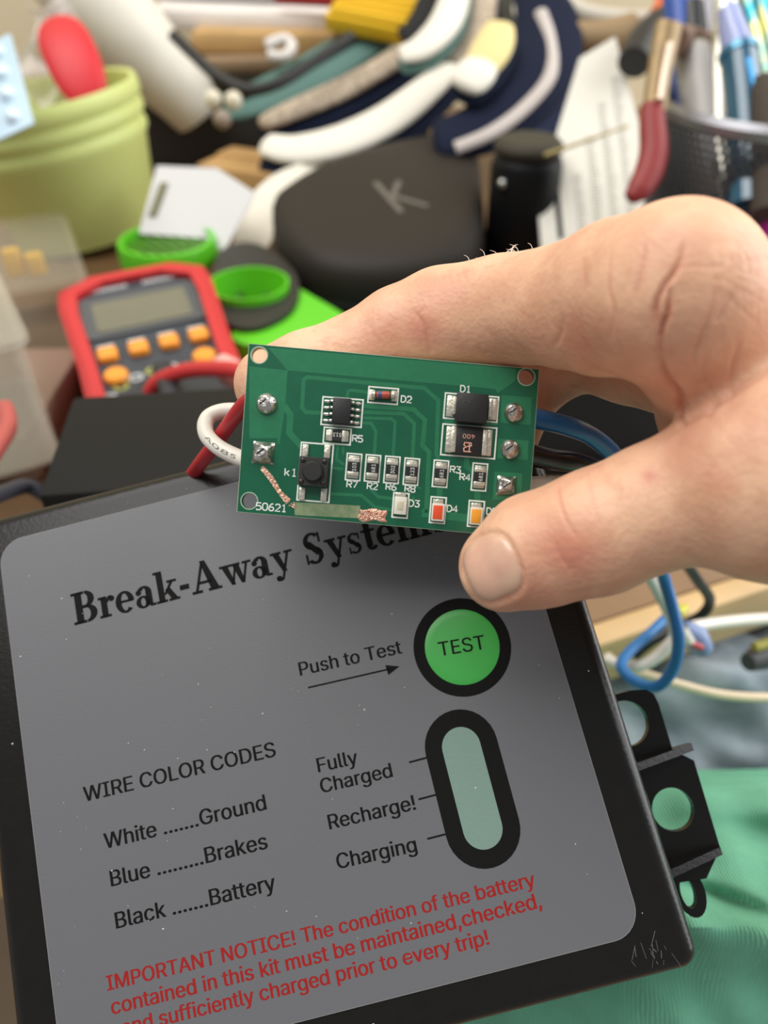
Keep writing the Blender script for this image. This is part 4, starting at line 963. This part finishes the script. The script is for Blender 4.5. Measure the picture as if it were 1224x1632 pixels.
def film(u, v):
    x = 40+u*95; y = 5+v*200
    return P(x+18*math.sin(v*9+u*4), y+10*math.sin(u*11), (524+5*math.sin(u*13+v*17)+7*math.sin(v*23-u*7))/1000)
clr = M('clear_film', (236, 230, 226), 0.15, alpha=0.38, spec=0.8)
solo('plastic_bag', 'crumpled clear plastic bag sticking out of the pot beside the red spoon', 'plastic bag', MB().grid(film, 26, 40, .0006), clr, angle=25)
# blister pack
bo_, bu, bv_ = P(-78, 258, .395), P(54, 196, .392), P(-138, 128, .42)
t = thing('blister_pack', 'pale blue blister pack of clear domes at the left edge', 'blister pack', loc=bo_)
bx_ = (bu-bo_); by_ = (bv_-bo_); bz_ = bx_.cross(by_).normalized(); W_, H_ = bx_.length, by_.length
mt = frame(bo_, bx_.normalized(), (by_-bx_.normalized()*by_.dot(bx_.normalized())).normalized(), bz_); t.matrix_basis = mt
MB().box((W_/2, H_/2, -.0005), (W_, H_, .001), .0004).build('card', M('pale_blue_card', (176, 200, 214), 0.4), t)
for i in range(3):
    for j in range(4):
        MB().ball((W_*(.2+.3*i), H_*(.14+.24*j), 0), (.0045, .0045, .004), 18, 8, half=True).build('dome', M('dome_clear', (212, 230, 240), 0.12, spec=0.9, coat=.5), t)

# ------------------------------------------------------------------ clear plastic organisers at the left
def clear_box(name, label, px, py, w_, l_, h_, rz, z, stickers, alpha, cat='plastic container'):
    b = G(px, py, z); t = thing(name, label, cat, Matrix.Translation(b) @ Matrix.Rotation(rz, 4, 'Z'))
    m = M('clear_plastic_%d' % int(alpha*100), (196, 190, 172), 0.28, alpha=alpha, spec=0.6)
    k = MB(); o_, i_ = rrect(-w_/2, -l_/2, w_/2, l_/2, .006), rrect(-w_/2+.0015, -l_/2+.0015, w_/2-.0015, l_/2-.0015, .005)
    k.prism(o_, 0, .0015); k.prism([o_, i_[::-1]], .0015, h_); k.build('tub', m, t, angle=30)
    MB().prism(rrect(-w_/2-.002, -l_/2-.002, w_/2+.002, l_/2+.002, .007), h_+.0004, h_+.003).build('cover', m, t, angle=30)
    for (sx, sy, sz, ww, hh, dd) in stickers: lab(MB().box((sx, sy, sz), (ww, dd, hh), .002, 3).build('content', M('yellow_piece', (232, 178, 20), 0.6), t), 'yellow piece inside')
    return t
clear_box('plastic_container', 'large clear plastic container with yellow pieces inside, left of the multimeter', -8, 560, .108, .10, .05, math.radians(24), DESK, [(-.004, .006, .026, .012, .026, .006), (.022, .030, .036, .010, .016, .006), (.033, .028, .034, .010, .013, .006)], 0.13)
clear_box('plastic_tray', 'small clouded clear plastic tray at the left edge in front of the large container', -38, 690, .055, .075, .05, math.radians(30), 0.775, [], 0.28, 'plastic tray')
o = G(-38, 690, DESK); k = MB().box((o.x, o.y, DESK+.0125), (.09, .08, .024), .003); solo('paper_pad', 'brownish pad carrying the clouded tray at the left edge', 'pad', k, M('pad_brown', (150, 126, 108), 0.7))
wire('red_cable', 'short red cable on the desk left of the black battery', [(-40, 760, 215), (-8, 715, 225), (12, 680, 240), (8, 650, 255)], 2.8, M('dull_red', (176, 84, 76), 0.6), 'cable')
wire('dark_cable', 'dark cable lying beside the foot of the black battery', [(-30, 800, 190), (15, 782, 205), (45, 775, 212), (75, 790, 214)], 2.2, M('dark_cord', (44, 44, 52), 0.5), 'cable')

# ------------------------------------------------------------------ cartons, glasses case and bottle in the middle
def block(name, label, cat, a, b, c, h, m, bev=.001, zt_=None):
    """upright block whose top corners a (near left), b (near right), c (far left) are ground points"""
    x_ = (b-a); y_ = (c-a); w_, l_ = x_.length, y_.length; x_ = x_.normalized(); y_ = (y_-x_*y_.dot(x_)).normalized()
    o_ = (a+x_*w_/2+y_*l_/2); t = thing(name, label, cat, frame(Vector((o_.x, o_.y, a.z-h)), x_, y_, Vector((0, 0, 1))))
    return t, w_, l_
wht = M('white_card', (204, 202, 200), 0.6)
fa, fb, fc, fd = P(221, 372, .476), P(330, 380, .476), P(346, 268, .488), P(250, 264, .488)
t = thing('carton', 'small white carton with a hang slot and open flap, right of the pale green pot', 'carton', loc=fa)
nrm = (fb-fa).cross(fd-fa).normalized(); nrm = nrm if nrm.dot(CAM-fa) > 0 else -nrm
def bil(a, b, c, d): return lambda u, v: (a*(1-u)+b*u)*(1-v)+(d*(1-u)+c*u)*v
MB().grid(bil(fa, fb, fc, fd), 6, 6, .012).build('carton_body', wht, t, world=True, angle=30)
MB().grid(bil(fb, P(356, 402, .474), P(408, 308, .486), fc), 6, 6, .0012).build('flap', wht, t, world=True, angle=30)
s0_, s1_ = P(243, 345, .4785), P(262, 292, .4842); sw_ = (fb-fa).normalized()*.0022
k = MB(); k.add([p_+nrm*h_ for h_ in (.0008, -.0004) for p_ in (s0_-sw_, s0_+sw_, s1_+sw_, s1_-sw_)], [(0, 1, 2, 3), (7, 6, 5, 4), (0, 4, 5, 1), (1, 5, 6, 2), (2, 6, 7, 3), (3, 7, 4, 0)])
lab(k.build('hang_slot', M('slot_dark', (112, 110, 74), 0.7), t, world=True), 'dark slot')
kr = M('kraft_card', (186, 146, 92), 0.7, var=.06, vscale=50)
t, w_, l_ = block('cardboard_box', 'brown cardboard box behind the white carton', 'cardboard box', G(312, 262, .788), G(446, 282, .788), G(322, 232, .788), .038, kr)
MB().box((0, 0, .019), (w_, l_, .038), .0008).build('box_body', kr, t); MB().box((0, l_*.25, .0386), (w_, l_*.45, .0012), .0003).build('lid_flap', kr, t)
cl_, _ = spline([Vector(q_) for q_ in ((360, 424, .509), (370, 390, .514), (386, 336, .522), (418, 292, .530), (472, 262, .539), (556, 244, .549))], [0]*6, 6)
cr2, _ = spline([Vector(q_) for q_ in ((404, 426, .511), (424, 398, .517), (450, 354, .527), (488, 318, .536), (536, 290, .546), (596, 268, .556))], [0]*6, 6)
def cream_pt(u, v):
    i = min(len(cl_)-2, int(v*(len(cl_)-1))); f_ = v*(len(cl_)-1)-i; a = cl_[i].lerp(cl_[i+1], f_); b = cr2[i].lerp(cr2[i+1], f_); q_ = a.lerp(b, u); return P(q_.x, q_.y, q_.z)
cr = M('cream_sheet', (244, 236, 218), 0.6)
solo('cream_board', 'curved cream cardboard sheet under the dark case', 'cardboard', MB().grid(lambda u, v: cream_pt(u, v), 12, 24, .0015), cr)
# glasses case: rounded soft box with scratched K
g0 = P(634, 328, .470); gx_ = (P(790, 330, .515)-P(440, 378, .495)).normalized(); gz_ = (-FWD*0.72+UP*0.69).normalized(); gz_ = (gz_-gx_*gz_.dot(gx_)).normalized(); gy_ = gz_.cross(gx_)
gc = thing('glasses_case', 'dark brown zip glasses case with a pale scratched K on its top', 'glasses case', frame(g0-gz_*.02, gx_, gy_, gz_))
cm = M('case_brown', (40, 34, 28), 0.6, bump=0.4, bscale=700, spec=0.3)
def on_case(px, py, h=0.0):
    r = FWD + ((px-612)/FPX)*RIGHT - ((py-816)/FPX)*UP; o_ = g0-gz_*.02+gz_*h; t_ = (o_-CAM).dot(gz_)/r.dot(gz_); p_ = CAM+r*t_-o_; return (p_.dot(gx_), p_.dot(gy_))
case_o = [on_case(x, y, .008) for x, y in smooth_loop([(434, 356), (448, 326), (530, 280), (640, 248), (728, 236), (758, 254), (768, 300), (770, 380), (732, 440), (620, 462), (510, 452), (456, 412)], 5)]
ccx, ccy = sum(p[0] for p in case_o)/len(case_o), sum(p[1] for p in case_o)/len(case_o)
k = MB(); lev = [(-.026, .90), (-.022, .97), (-.014, 1.0), (.006, 1.0), (.014, .985), (.019, .95), (.022, .89), (.0235, .78), (.0243, .5), (.0245, .02)]
nO = len(case_o); k.v = [(ccx+(p[0]-ccx)*s_, ccy+(p[1]-ccy)*s_, z_) for z_, s_ in lev for p in case_o]
sgn_ = 1 if sum(case_o[i_][0]*case_o[(i_+1) % nO][1]-case_o[(i_+1) % nO][0]*case_o[i_][1] for i_ in range(nO)) > 0 else -1
for l_ in range(len(lev)-1):
    for i_ in range(nO):
        q_ = (l_*nO+i_, l_*nO+(i_+1) % nO, (l_+1)*nO+(i_+1) % nO, (l_+1)*nO+i_); k.f.append(q_ if sgn_ > 0 else q_[::-1])
k.f.append(tuple(range(nO))[::-sgn_]); k.f.append(tuple((len(lev)-1)*nO+i_ for i_ in range(nO))[::sgn_])
k.build('case_shell', cm, gc, angle=80)
k = MB(); k.tube([Vector((p[0], p[1], -.003)) for p in case_o+case_o[:1]], .0012, 6, 1); k.build('zipper', M('zip_black', (22, 21, 20), 0.5), gc)
k = MB()
for a, b in (((598, 290), (640, 338)), ((636, 288), (626, 312)), ((626, 312), (682, 328))): strip(k, [on_case(*a, .0246), on_case(*b, .0246)], .0036, .0246)
lab(k.build('scratched_letter', M('scratch_grey', (104, 97, 88), 0.7), gc, smooth=False), 'pale scratched letter K')
# small black bottle with a dull cap
bb = G(820, 436, DESK); 
t = thing('bottle', 'black squat bottle with a grey olive cap, right of the glasses case', 'bottle', loc=bb)
hb = 0.074
MB().lathe([(1e-6, 0), (.020, 0), (.0215, .002), (.0215, hb-.006), (.020, hb-.001), (.0185, hb), (1e-6, hb)], 40).build('bottle_body', M('bottle_black', (16, 16, 17), 0.5, spec=.2), t)
lab(MB().cyl((0, 0, hb), .0205, .009, 36, .003).build('cap', M('olive_cap', (66, 62, 52), 0.6, spec=.2), t), 'grey olive cap')
lab(MB().ball((-.016, -.0165, hb-.012), .003, 12, 8).build('stud', M('steel', (190, 190, 186), 0.25, metal=1), t), 'tiny metal stud')

# ------------------------------------------------------------------ printed card, brass skewer, cable cutter
c0, c1, c2 = P(868, 452, .452), P(1052, 440, .447), P(948, 66, .495)
cx_ = (c1-c0).normalized(); cw = (c1-c0).length; cy_ = (c2-c0); cy_ = (cy_-cx_*cy_.dot(cx_)).normalized(); chh = (c2-c0).length
t = thing('printed_card', 'white card with columns of grey print leaning behind the hand', 'card', frame(c0, cx_, cy_, cx_.cross(cy_)))
k = MB(); k.prism([(0, 0), (cw, 0), (cw*.99, chh*.62), (cw*.88, chh*.98), (cw*.52, chh*.90), (cw*.20, chh*.55), (0, chh*.42)], -.0016, 0); k.build('card_sheet', M('card_white', (224, 219, 206), 0.6), t, smooth=False)
k = MB(); rngc = random.Random(3)
for ci in range(4):
    x0 = cw*(.34+.15*ci); 
    for r_ in range(58):
        y = chh*(.03+.0135*r_)
        if y > chh*(.42+.14*ci): break
        strip(k, [(x0, y), (x0+cw*.09*rngc.uniform(.5, 1.0), y)], .0007, .0002)
k.build('column_lettering', M('print_grey', (150, 146, 138), 0.7), t, smooth=False)
sl_ = MB().prism(rrect(cw*.155, chh*.16, cw*.205, chh*.45, .0025), 0.0, .0003); lab(sl_.build('hang_slot', M('slot_black', (36, 34, 32), 0.8), t), 'dark slot')
solo('brass_skewer', 'thin brass skewer lying across the printed card', 'skewer', MB().tube(pts((868, 247, 428), (930, 226, 432), (1002, 200, 437)), [.0010, .0010, .0006], 8, 2), M('brass', (206, 188, 120), 0.4, metal=.5))
t = thing('pliers', 'red handled pliers hooked over the rim of the mesh pen cup', 'pliers', loc=P(1050, 180, .352))
MB().tube(pts((1066, 40, 352), (1058, 80, 351), (1050, 125, 350), (1043, 178, 349)), [.0062, .006, .0058, .0056], 12, 4, flat=.6, upv=-FWD).build('shank', M('worn_bronze', (146, 122, 84), 0.4, metal=.35, var=.1, vscale=200), t, world=True)
lab(MB().tube(pts((1068, 70, 346), (1060, 110, 345), (1052, 160, 344)), .0017, 8, 3).build('shank_edge', M('shiny_edge', (208, 186, 166), 0.3, metal=.5), t, world=True), 'bright worn edge')
MB().tube(pts((1040, 168, 349), (1040, 200, 348), (1042, 240, 347), (1034, 275, 346), (1018, 302, 345), (1002, 316, 345)), [.0052, .006, .0066, .0066, .0056, .0028], 16, 6, flat=.75, upv=-FWD).build('handle', M('grip_red', (140, 38, 36), 0.5), t, world=True)
MB().tube(pts((1072, 66, 362), (1104, 64, 384), (1140, 74, 398)), [.0075, .006, .0045], 12, 3).build('jaw', M('rust_brown', (128, 100, 86), 0.55, metal=.2), t, world=True)

# ------------------------------------------------------------------ mesh pen cup with its pens
rp = P(1238, 170, .366); RP = .0515; hp = rp.z-DESK
cup = thing('pen_cup', 'silver mesh pen cup full of pens at the right edge', 'pen cup', loc=Vector((rp.x, rp.y, DESK)))
steel = M('painted_steel', (150, 150, 154), 0.35, metal=.6)
MB().lathe([(RP-.002, hp-.004), (RP+.0015, hp-.004), (RP+.002, hp), (RP, hp+.003), (RP-.0025, hp)], 80, closed=True).build('rim', steel, cup)
k = MB(); NW = 90
for sg in (-1, 1):
    for i in range(NW):
        a0 = 2*math.pi*i/NW; q_ = []
        for j in range(9):
            h_ = .003+(hp-.006)*j/8; a = a0+sg*1.15*j/8; r_ = RP*(.93+.07*j/8); q_.append(Vector((r_*math.cos(a), r_*math.sin(a), h_)))
        k.tube(q_, .00085, 4, 1, caps=False)
k.build('wire_mesh', M('mesh_grey', (84, 84, 88), 0.4, metal=.4), cup)
MB().lathe([(1e-6, 0), (RP*.93, 0), (RP*.94, .004), (1e-6, .003)], 60).build('cup_base', steel, cup)
def pen(name, label, cat, parts):
    t = thing(name, label, cat, loc=parts[0][1][0])
    for nm, q_, r_, m, lb in parts:
        o_ = MB().tube(q_, r_, 18, 3).build(nm, m, t, world=True)
        if lb: lab(o_, lb)
    return t
ivory = M('marker_grey', (186, 182, 176), 0.4); teal = M('pen_teal', (14, 82, 108), 0.22, coat=.5, spec=.7)
pen('marker', 'grey white marker with a rounded end standing in the pen cup', 'marker', [('barrel', pts((1130, 330, 368), (1122, 200, 371), (1108, 100, 374)), [.0094, .0094, .0092], ivory, ''), ('end_cap', pts((1109, 104, 374), (1103, 84, 375), (1101, 74, 375.5)), [.0092, .0084, .0045], ivory, '')])
pen('pen', 'teal pen with a clear blue tip standing in the pen cup', 'pen', [('barrel', pts((1192, 330, 350), (1188, 200, 355), (1178, 92, 360)), .0085, teal, ''), ('collar', pts((1178, 92, 360), (1176, 82, 360.5)), .0092, M('collar_blue', (86, 140, 168), 0.2, metal=.5), 'light blue collar'),
    ('clip', pts((1192, 95, 350), (1204, 150, 348), (1208, 185, 347)), .0016, M('clip_blue', (70, 150, 206), 0.2, metal=.5), 'bright blue clip'), ('tip', pts((1176, 82, 360.5), (1166, 40, 363), (1160, 15, 364)), [.008, .006, .005], M('tip_lilac', (150, 160, 206), 0.15, coat=.6), 'lilac tip')])
pen('pen', 'silver pen with a bright flat end behind the teal pen', 'pen', [('barrel', pts((1150, 330, 362), (1146, 120, 368), (1152, 60, 370)), .0062, M('silver', (176, 172, 160), 0.25, metal=.8), ''), ('end_cap', pts((1152, 66, 370), (1156, 8, 372)), .0058, M('silver_cap', (222, 224, 216), 0.15, metal=.7, coat=.5), 'brighter end')])
irid = M('iridescent', (46, 130, 146), 0.15, metal=.9, rgb2=(196, 188, 112), vscale=70)
pen('scissors', 'shiny blue and gold scissors handles at the top right corner', 'scissors', [('blade', pts((1236, 330, 372), (1222, 120, 378), (1196, 20, 384), (1184, -40, 388)), [.004, .006, .007, .007], irid, ''), ('blade', pts((1262, 330, 376), (1240, 90, 382), (1222, 10, 386), (1210, -40, 388)), [.004, .006, .008, .008], M('iridescent_blue', (60, 170, 206), 0.15, metal=.9, rgb2=(40, 80, 150), vscale=80), '')])
pen('brush', 'dark brown bristle stick standing at the right of the pen cup', 'brush', [('stick', pts((1224, 340, 342), (1222, 200, 346), (1216, 130, 350)), [.0075, .0075, .006], M('bristle_brown', (70, 60, 50), 0.8, bump=.8, bscale=300), '')])
pen('pen', 'pale grey slanted pen at the back of the pen cup', 'pen', [('barrel', pts((1142, 300, 384), (1132, 90, 392), (1112, -30, 398)), .0062, M('pale_lilac', (186, 182, 190), 0.4), '')])
pen('marker', 'black marker standing at the back of the pen cup', 'marker', [('barrel', pts((1112, 320, 380), (1108, 110, 390), (1102, 15, 396)), .0075, M('marker_black', (20, 20, 24), 0.35), '')])
pen('marker', 'blue topped marker at the back left of the pen cup', 'marker', [('barrel', pts((1094, 320, 384), (1088, 110, 394), (1080, -20, 400)), .0078, M('marker_blue', (36, 78, 160), 0.35), '')])
pen('marker', 'pink marker seen through the mesh of the pen cup', 'marker', [('barrel', pts((1226, 480, 352), (1222, 420, 356), (1216, 362, 360)), .008, M('marker_pink', (196, 44, 150), 0.4), '')])

# ------------------------------------------------------------------ heap of padded straps on the desk
UPN = Vector((0, -.42, .91))
navy = M('navy_fabric', (20, 27, 48), 0.85, bump=.4, bscale=600, spec=.2); offw = M('white_pad', (232, 226, 212), 0.75, bump=.2, bscale=400); tealf = M('teal_fabric', (88, 122, 114), 0.8, bump=.3, bscale=600)
tan = M('speckled_pad', (206, 190, 168), 0.8, rgb2=(160, 140, 120), vscale=260); blkf = M('black_fabric', (26, 27, 28), 0.85)
def pad(label, path, layers, name='padded_strap', cat='strap', grp='padded straps heaped behind the case'):
    p_ = pts(*path); t = thing(name, label, cat, loc=p_[0], group=grp)
    for nm, m, off, hw, th, (i0, i1) in layers:
        q_ = [p+UPN*off*.001 for p in p_]; q_, _ = spline(q_, [0]*len(q_), 6); n_ = len(q_); q_ = q_[int(i0*(n_-1)):int(i1*(n_-1))+1]; n_ = len(q_)
        rr_ = [hw*.001*(min(1, .35+.65*math.sin(math.pi*min(1, max(0, (i/(n_-1))))))**.5 if 0 < i < n_-1 else .3) for i in range(n_)]
        k = MB().tube(q_, rr_, 18, 1, flat=th/hw, upv=UPN); k.build(nm, m, t, world=True, angle=70)
    return t
pad('white topped navy strap lying lowest, directly behind the dark case', [(420, 236, 555), (470, 246, 550), (545, 232, 550), (620, 196, 556), (690, 140, 568), (740, 90, 585)], [('pad', offw, 4, 16, 6, (0.02, .92)), ('backing', navy, -7, 22, 8, (0, 1))])
pad('speckled tan and white strap on navy backing just above the lowest white strap', [(415, 204, 590), (470, 180, 592), (540, 150, 596), (610, 112, 606), (680, 70, 622)], [('pad', tan, 3, 11, 5, (0, 1)), ('backing', navy, -9, 19, 8, (0, 1))])
pad('teal strap with a black edge at the left of the strap heap', [(352, 178, 612), (420, 158, 614), (500, 118, 620), (580, 72, 632), (650, 40, 652)], [('pad', tealf, 2, 22, 6, (0, 1)), ('edging', blkf, 9, 4, 3, (0, 1))])
pad('white strap with teal backing bending upwards below the yellow block', [(636, 96, 566), (672, 84, 566), (706, 50, 572), (724, 5, 585), (730, -45, 600)], [('pad', offw, 4, 13, 5, (0, 1)), ('backing', tealf, -4, 15, 5, (0, 1))])
pad('speckled strap on dark backing right of the white and teal strap', [(716, 108, 582), (750, 74, 590), (768, 30, 600), (774, -30, 616)], [('pad', tan, 3, 11, 4.5, (0, 1)), ('backing', navy, -4, 15, 5, (0, 1))])
pad('short oval pad, half yellow and half white, on navy cloth', [(734, 152, 512), (760, 122, 515), (784, 84, 522), (796, 46, 532)], [('pad', M('yellow_pad', (226, 208, 146), 0.75), 4, 14, 5, (.25, 1)), ('toe', offw, 4.6, 14.5, 5, (0, .5)), ('backing', navy, -4, 17, 5, (0, 1))])
pad('wide navy strap with curved white piping in the middle of the heap', [(690, 226, 520), (760, 212, 520), (820, 168, 526), (862, 104, 540), (872, 40, 560), (850, -20, 580)], [('pad', navy, 2, 27, 8, (0, 1))])
stp = [o_ for o_ in COL.objects if o_.get('label', '').startswith('wide navy strap')][0]
lab(MB().tube(pts((726, 236, 505), (782, 212, 504), (836, 172, 510), (876, 122, 522), (878, 70, 538), (862, 20, 554)), .0048, 12, 6, flat=.7, upv=UPN).build('piping', M('piping', (196, 186, 180), 0.8, bump=.5, bscale=500), stp, world=True), 'white piping')
pad('blue strap curving behind the printed card', [(800, 236, 632), (866, 208, 636), (924, 156, 644), (954, 90, 660), (966, 20, 680)], [('pad', M('blue_fabric', (28, 40, 74), 0.8, bump=.3, bscale=500), 0, 29, 8, (0, 1))])
pad('black webbing strap with a cream patch at the top of the heap', [(788, 130, 610), (812, 84, 616), (832, 30, 628), (838, -40, 650)], [('webbing', M('dark_webbing', (56, 54, 46), 0.8), 2, 24, 6, (0, 1)), ('patch', offw, 9, 9, 3, (.6, .85))], grp=None)
pad('thin black strap beside the yellow block', [(640, 66, 600), (680, 40, 604), (700, -10, 620), (708, -50, 634)], [('webbing', blkf, 2, 16, 5, (0, 1))])
wire('buckle_tab', 'tan tab lying over the blue strap near the top right', [(905, 60, 560), (960, 60, 556), (1010, 46, 556)], 11, M('tan_card', (150, 124, 88), 0.6), 'tab')
wire('white_ribbon', 'white folded ribbon beside the tan tab near the top right', [(880, -10, 590), (930, 20, 575), (990, 30, 560), (1030, 30, 552), (1060, 18, 550)], 6, M('offwhite_cord', (206, 198, 184), 0.6), 'ribbon')
wire('orange_tie', 'bright orange tie at the top right behind the pen cup', [(1050, 30, 540), (1062, 5, 545), (1070, -30, 552)], 8, M('orange_plastic', (226, 104, 44), 0.5), 'tie')
wire('black_buckle', 'black plastic buckle behind the pliers', [(1010, 100, 470), (1030, 60, 480), (1068, 30, 490)], 10, M('buckle_black', (28, 28, 30), 0.4), 'buckle')

o = G(960, 690, DESK); k = MB().grid(lambda u, v: Vector((o.x-.05+.10*u, o.y-.035+.10*v, DESK+.001+.020*(math.sin(math.pi*u)*math.sin(math.pi*v))**.4)), 24, 24, .0)  # low black mound added to stand for the shade between finger and thumb
solo('gap_shade', 'dark filler added on the desk for the shade in the gap above the thumb', 'gap_shade', k, M('gap_shade_black', (14, 13, 12), 0.8, bump=.3, spec=.1))

# ------------------------------------------------------------------ papers, envelopes and the yellow block at the top
def stack_sheet(name, label, cat, outline, z, th, m, grp=None):
    g = [G(x, y, z) for x, y in outline]; o_ = sum(g, Vector())/len(g); l = [tuple((p-o_)[:2]) for p in g]
    if sum(l[i][0]*l[(i+1) % len(l)][1]-l[(i+1) % len(l)][0]*l[i][1] for i in range(len(l))) < 0: l = l[::-1]
    ob = MB().prism(l, 0, th).build(name, m, angle=30); ob.location = o_; return tag(ob, label, cat, grp)
ppr = M('paper_white', (222, 216, 210), 0.7, var=.04, vscale=30)
heap = MB(); ho = Vector((-.03, .66, DESK))
heap.box((-.11, .815, DESK+.025), (.30, .18, .05), .006); solo('book', 'thick dark book under the papers at the back of the desk', 'book', heap, M('book_dark', (48, 44, 42), 0.7))
ps = lambda *a: pts(*a)
def slab(name, label, cat, a, b, h, th, m):
    """a lying sheaf seen edge on: from a to b along its front edge, h deep"""
    x_ = (b-a); w_ = x_.length; x_.z *= .6; x_ = x_.normalized(); y_ = Vector((0, 0, 1)).cross(x_).normalized(); z_ = x_.cross(y_)
    ob = MB().box((w_/2, h/2, th/2), (w_, h, th), min(.003, th*.35), 2).build(name, m); ob.matrix_basis = frame(a, x_, y_, z_); return tag(ob, label, cat)
slab('envelope', 'brown kraft envelope under the white papers at the top', 'envelope', P(306, 86, .640), P(560, 92, .640), .12, .016, M('kraft_env', (184, 148, 96), 0.7, var=.08, vscale=40))
slab('envelope', 'darker brown envelope lying lowest below the kraft envelope', 'envelope', P(300, 118, .630), P(540, 112, .630), .12, .010, M('kraft_dark', (136, 112, 84), 0.7))
slab('paper_bundle', 'thick white paper bundle above the kraft envelope', 'papers', P(235, 46, .655), P(545, 66, .655), .12, .015, ppr)
slab('paper_bundle', 'grey paper bundle lying topmost above the white one', 'papers', P(250, -4, .680), P(540, 14, .680), .12, .012, M('paper_grey', (188, 180, 176), 0.7))
wire('paper_clip', 'white plastic ring hanging over the kraft envelope', [(424, 72, 610), (452, 62, 612), (466, 74, 610), (452, 90, 606), (428, 88, 606)], 4, ppr, 'ring')
wire('black_cable', 'black cable sagging in front of the papers', [(276, 56, 572), (305, 84, 566), (345, 120, 560), (392, 142, 556), (440, 134, 558), (500, 98, 568), (560, 58, 580)], 4.2, M('cable_black', (28, 27, 26), 0.5), 'cable')
for i, (x, y) in enumerate(((340, 158), (372, 160), (354, 190))):
    solo('bead', ['pale round bead under the black cable, left one of the upper two', 'pale round bead under the black cable, right one of the upper two', 'brownish bead below the two pale beads'][i], 'bead', MB().ball(tuple(P(x, y, .545)), .0062, 16, 10), M('bead_pale', (222, 212, 190), 0.4) if i < 2 else M('bead_brown', (150, 132, 116), 0.5), 'beads below the black cable')
y0, y1, y2 = P(517, 24, .610), P(650, 50, .600), P(512, -60, .650)
yx = (y1-y0).normalized(); yl = (y1-y0).length; yv = (y2-y0); yv = (yv-yx*yv.dot(yx)).normalized(); yh = .05
t = thing('yellow_block', 'yellow ribbed plastic block at the top centre', 'plastic block', frame(y0, yx, yv, yx.cross(yv)))
ym = M('ribbed_yellow', (230, 186, 26), 0.5)
MB().box((yl/2, yh/2, -.006), (yl, yh, .012), .001).build('block_body', ym, t)
for i in range(4): MB().box((yl/2, .006+.0105*i, .001), (yl*.9, .0058, .007), .001).build('rib', ym, t)
wire('red_strip', 'red strip above the yellow block at the top edge', [(440, -8, 640), (500, -4, 636), (560, -2, 632), (610, -14, 630)], 6, M('strip_red', (160, 36, 40), 0.6), 'strip')
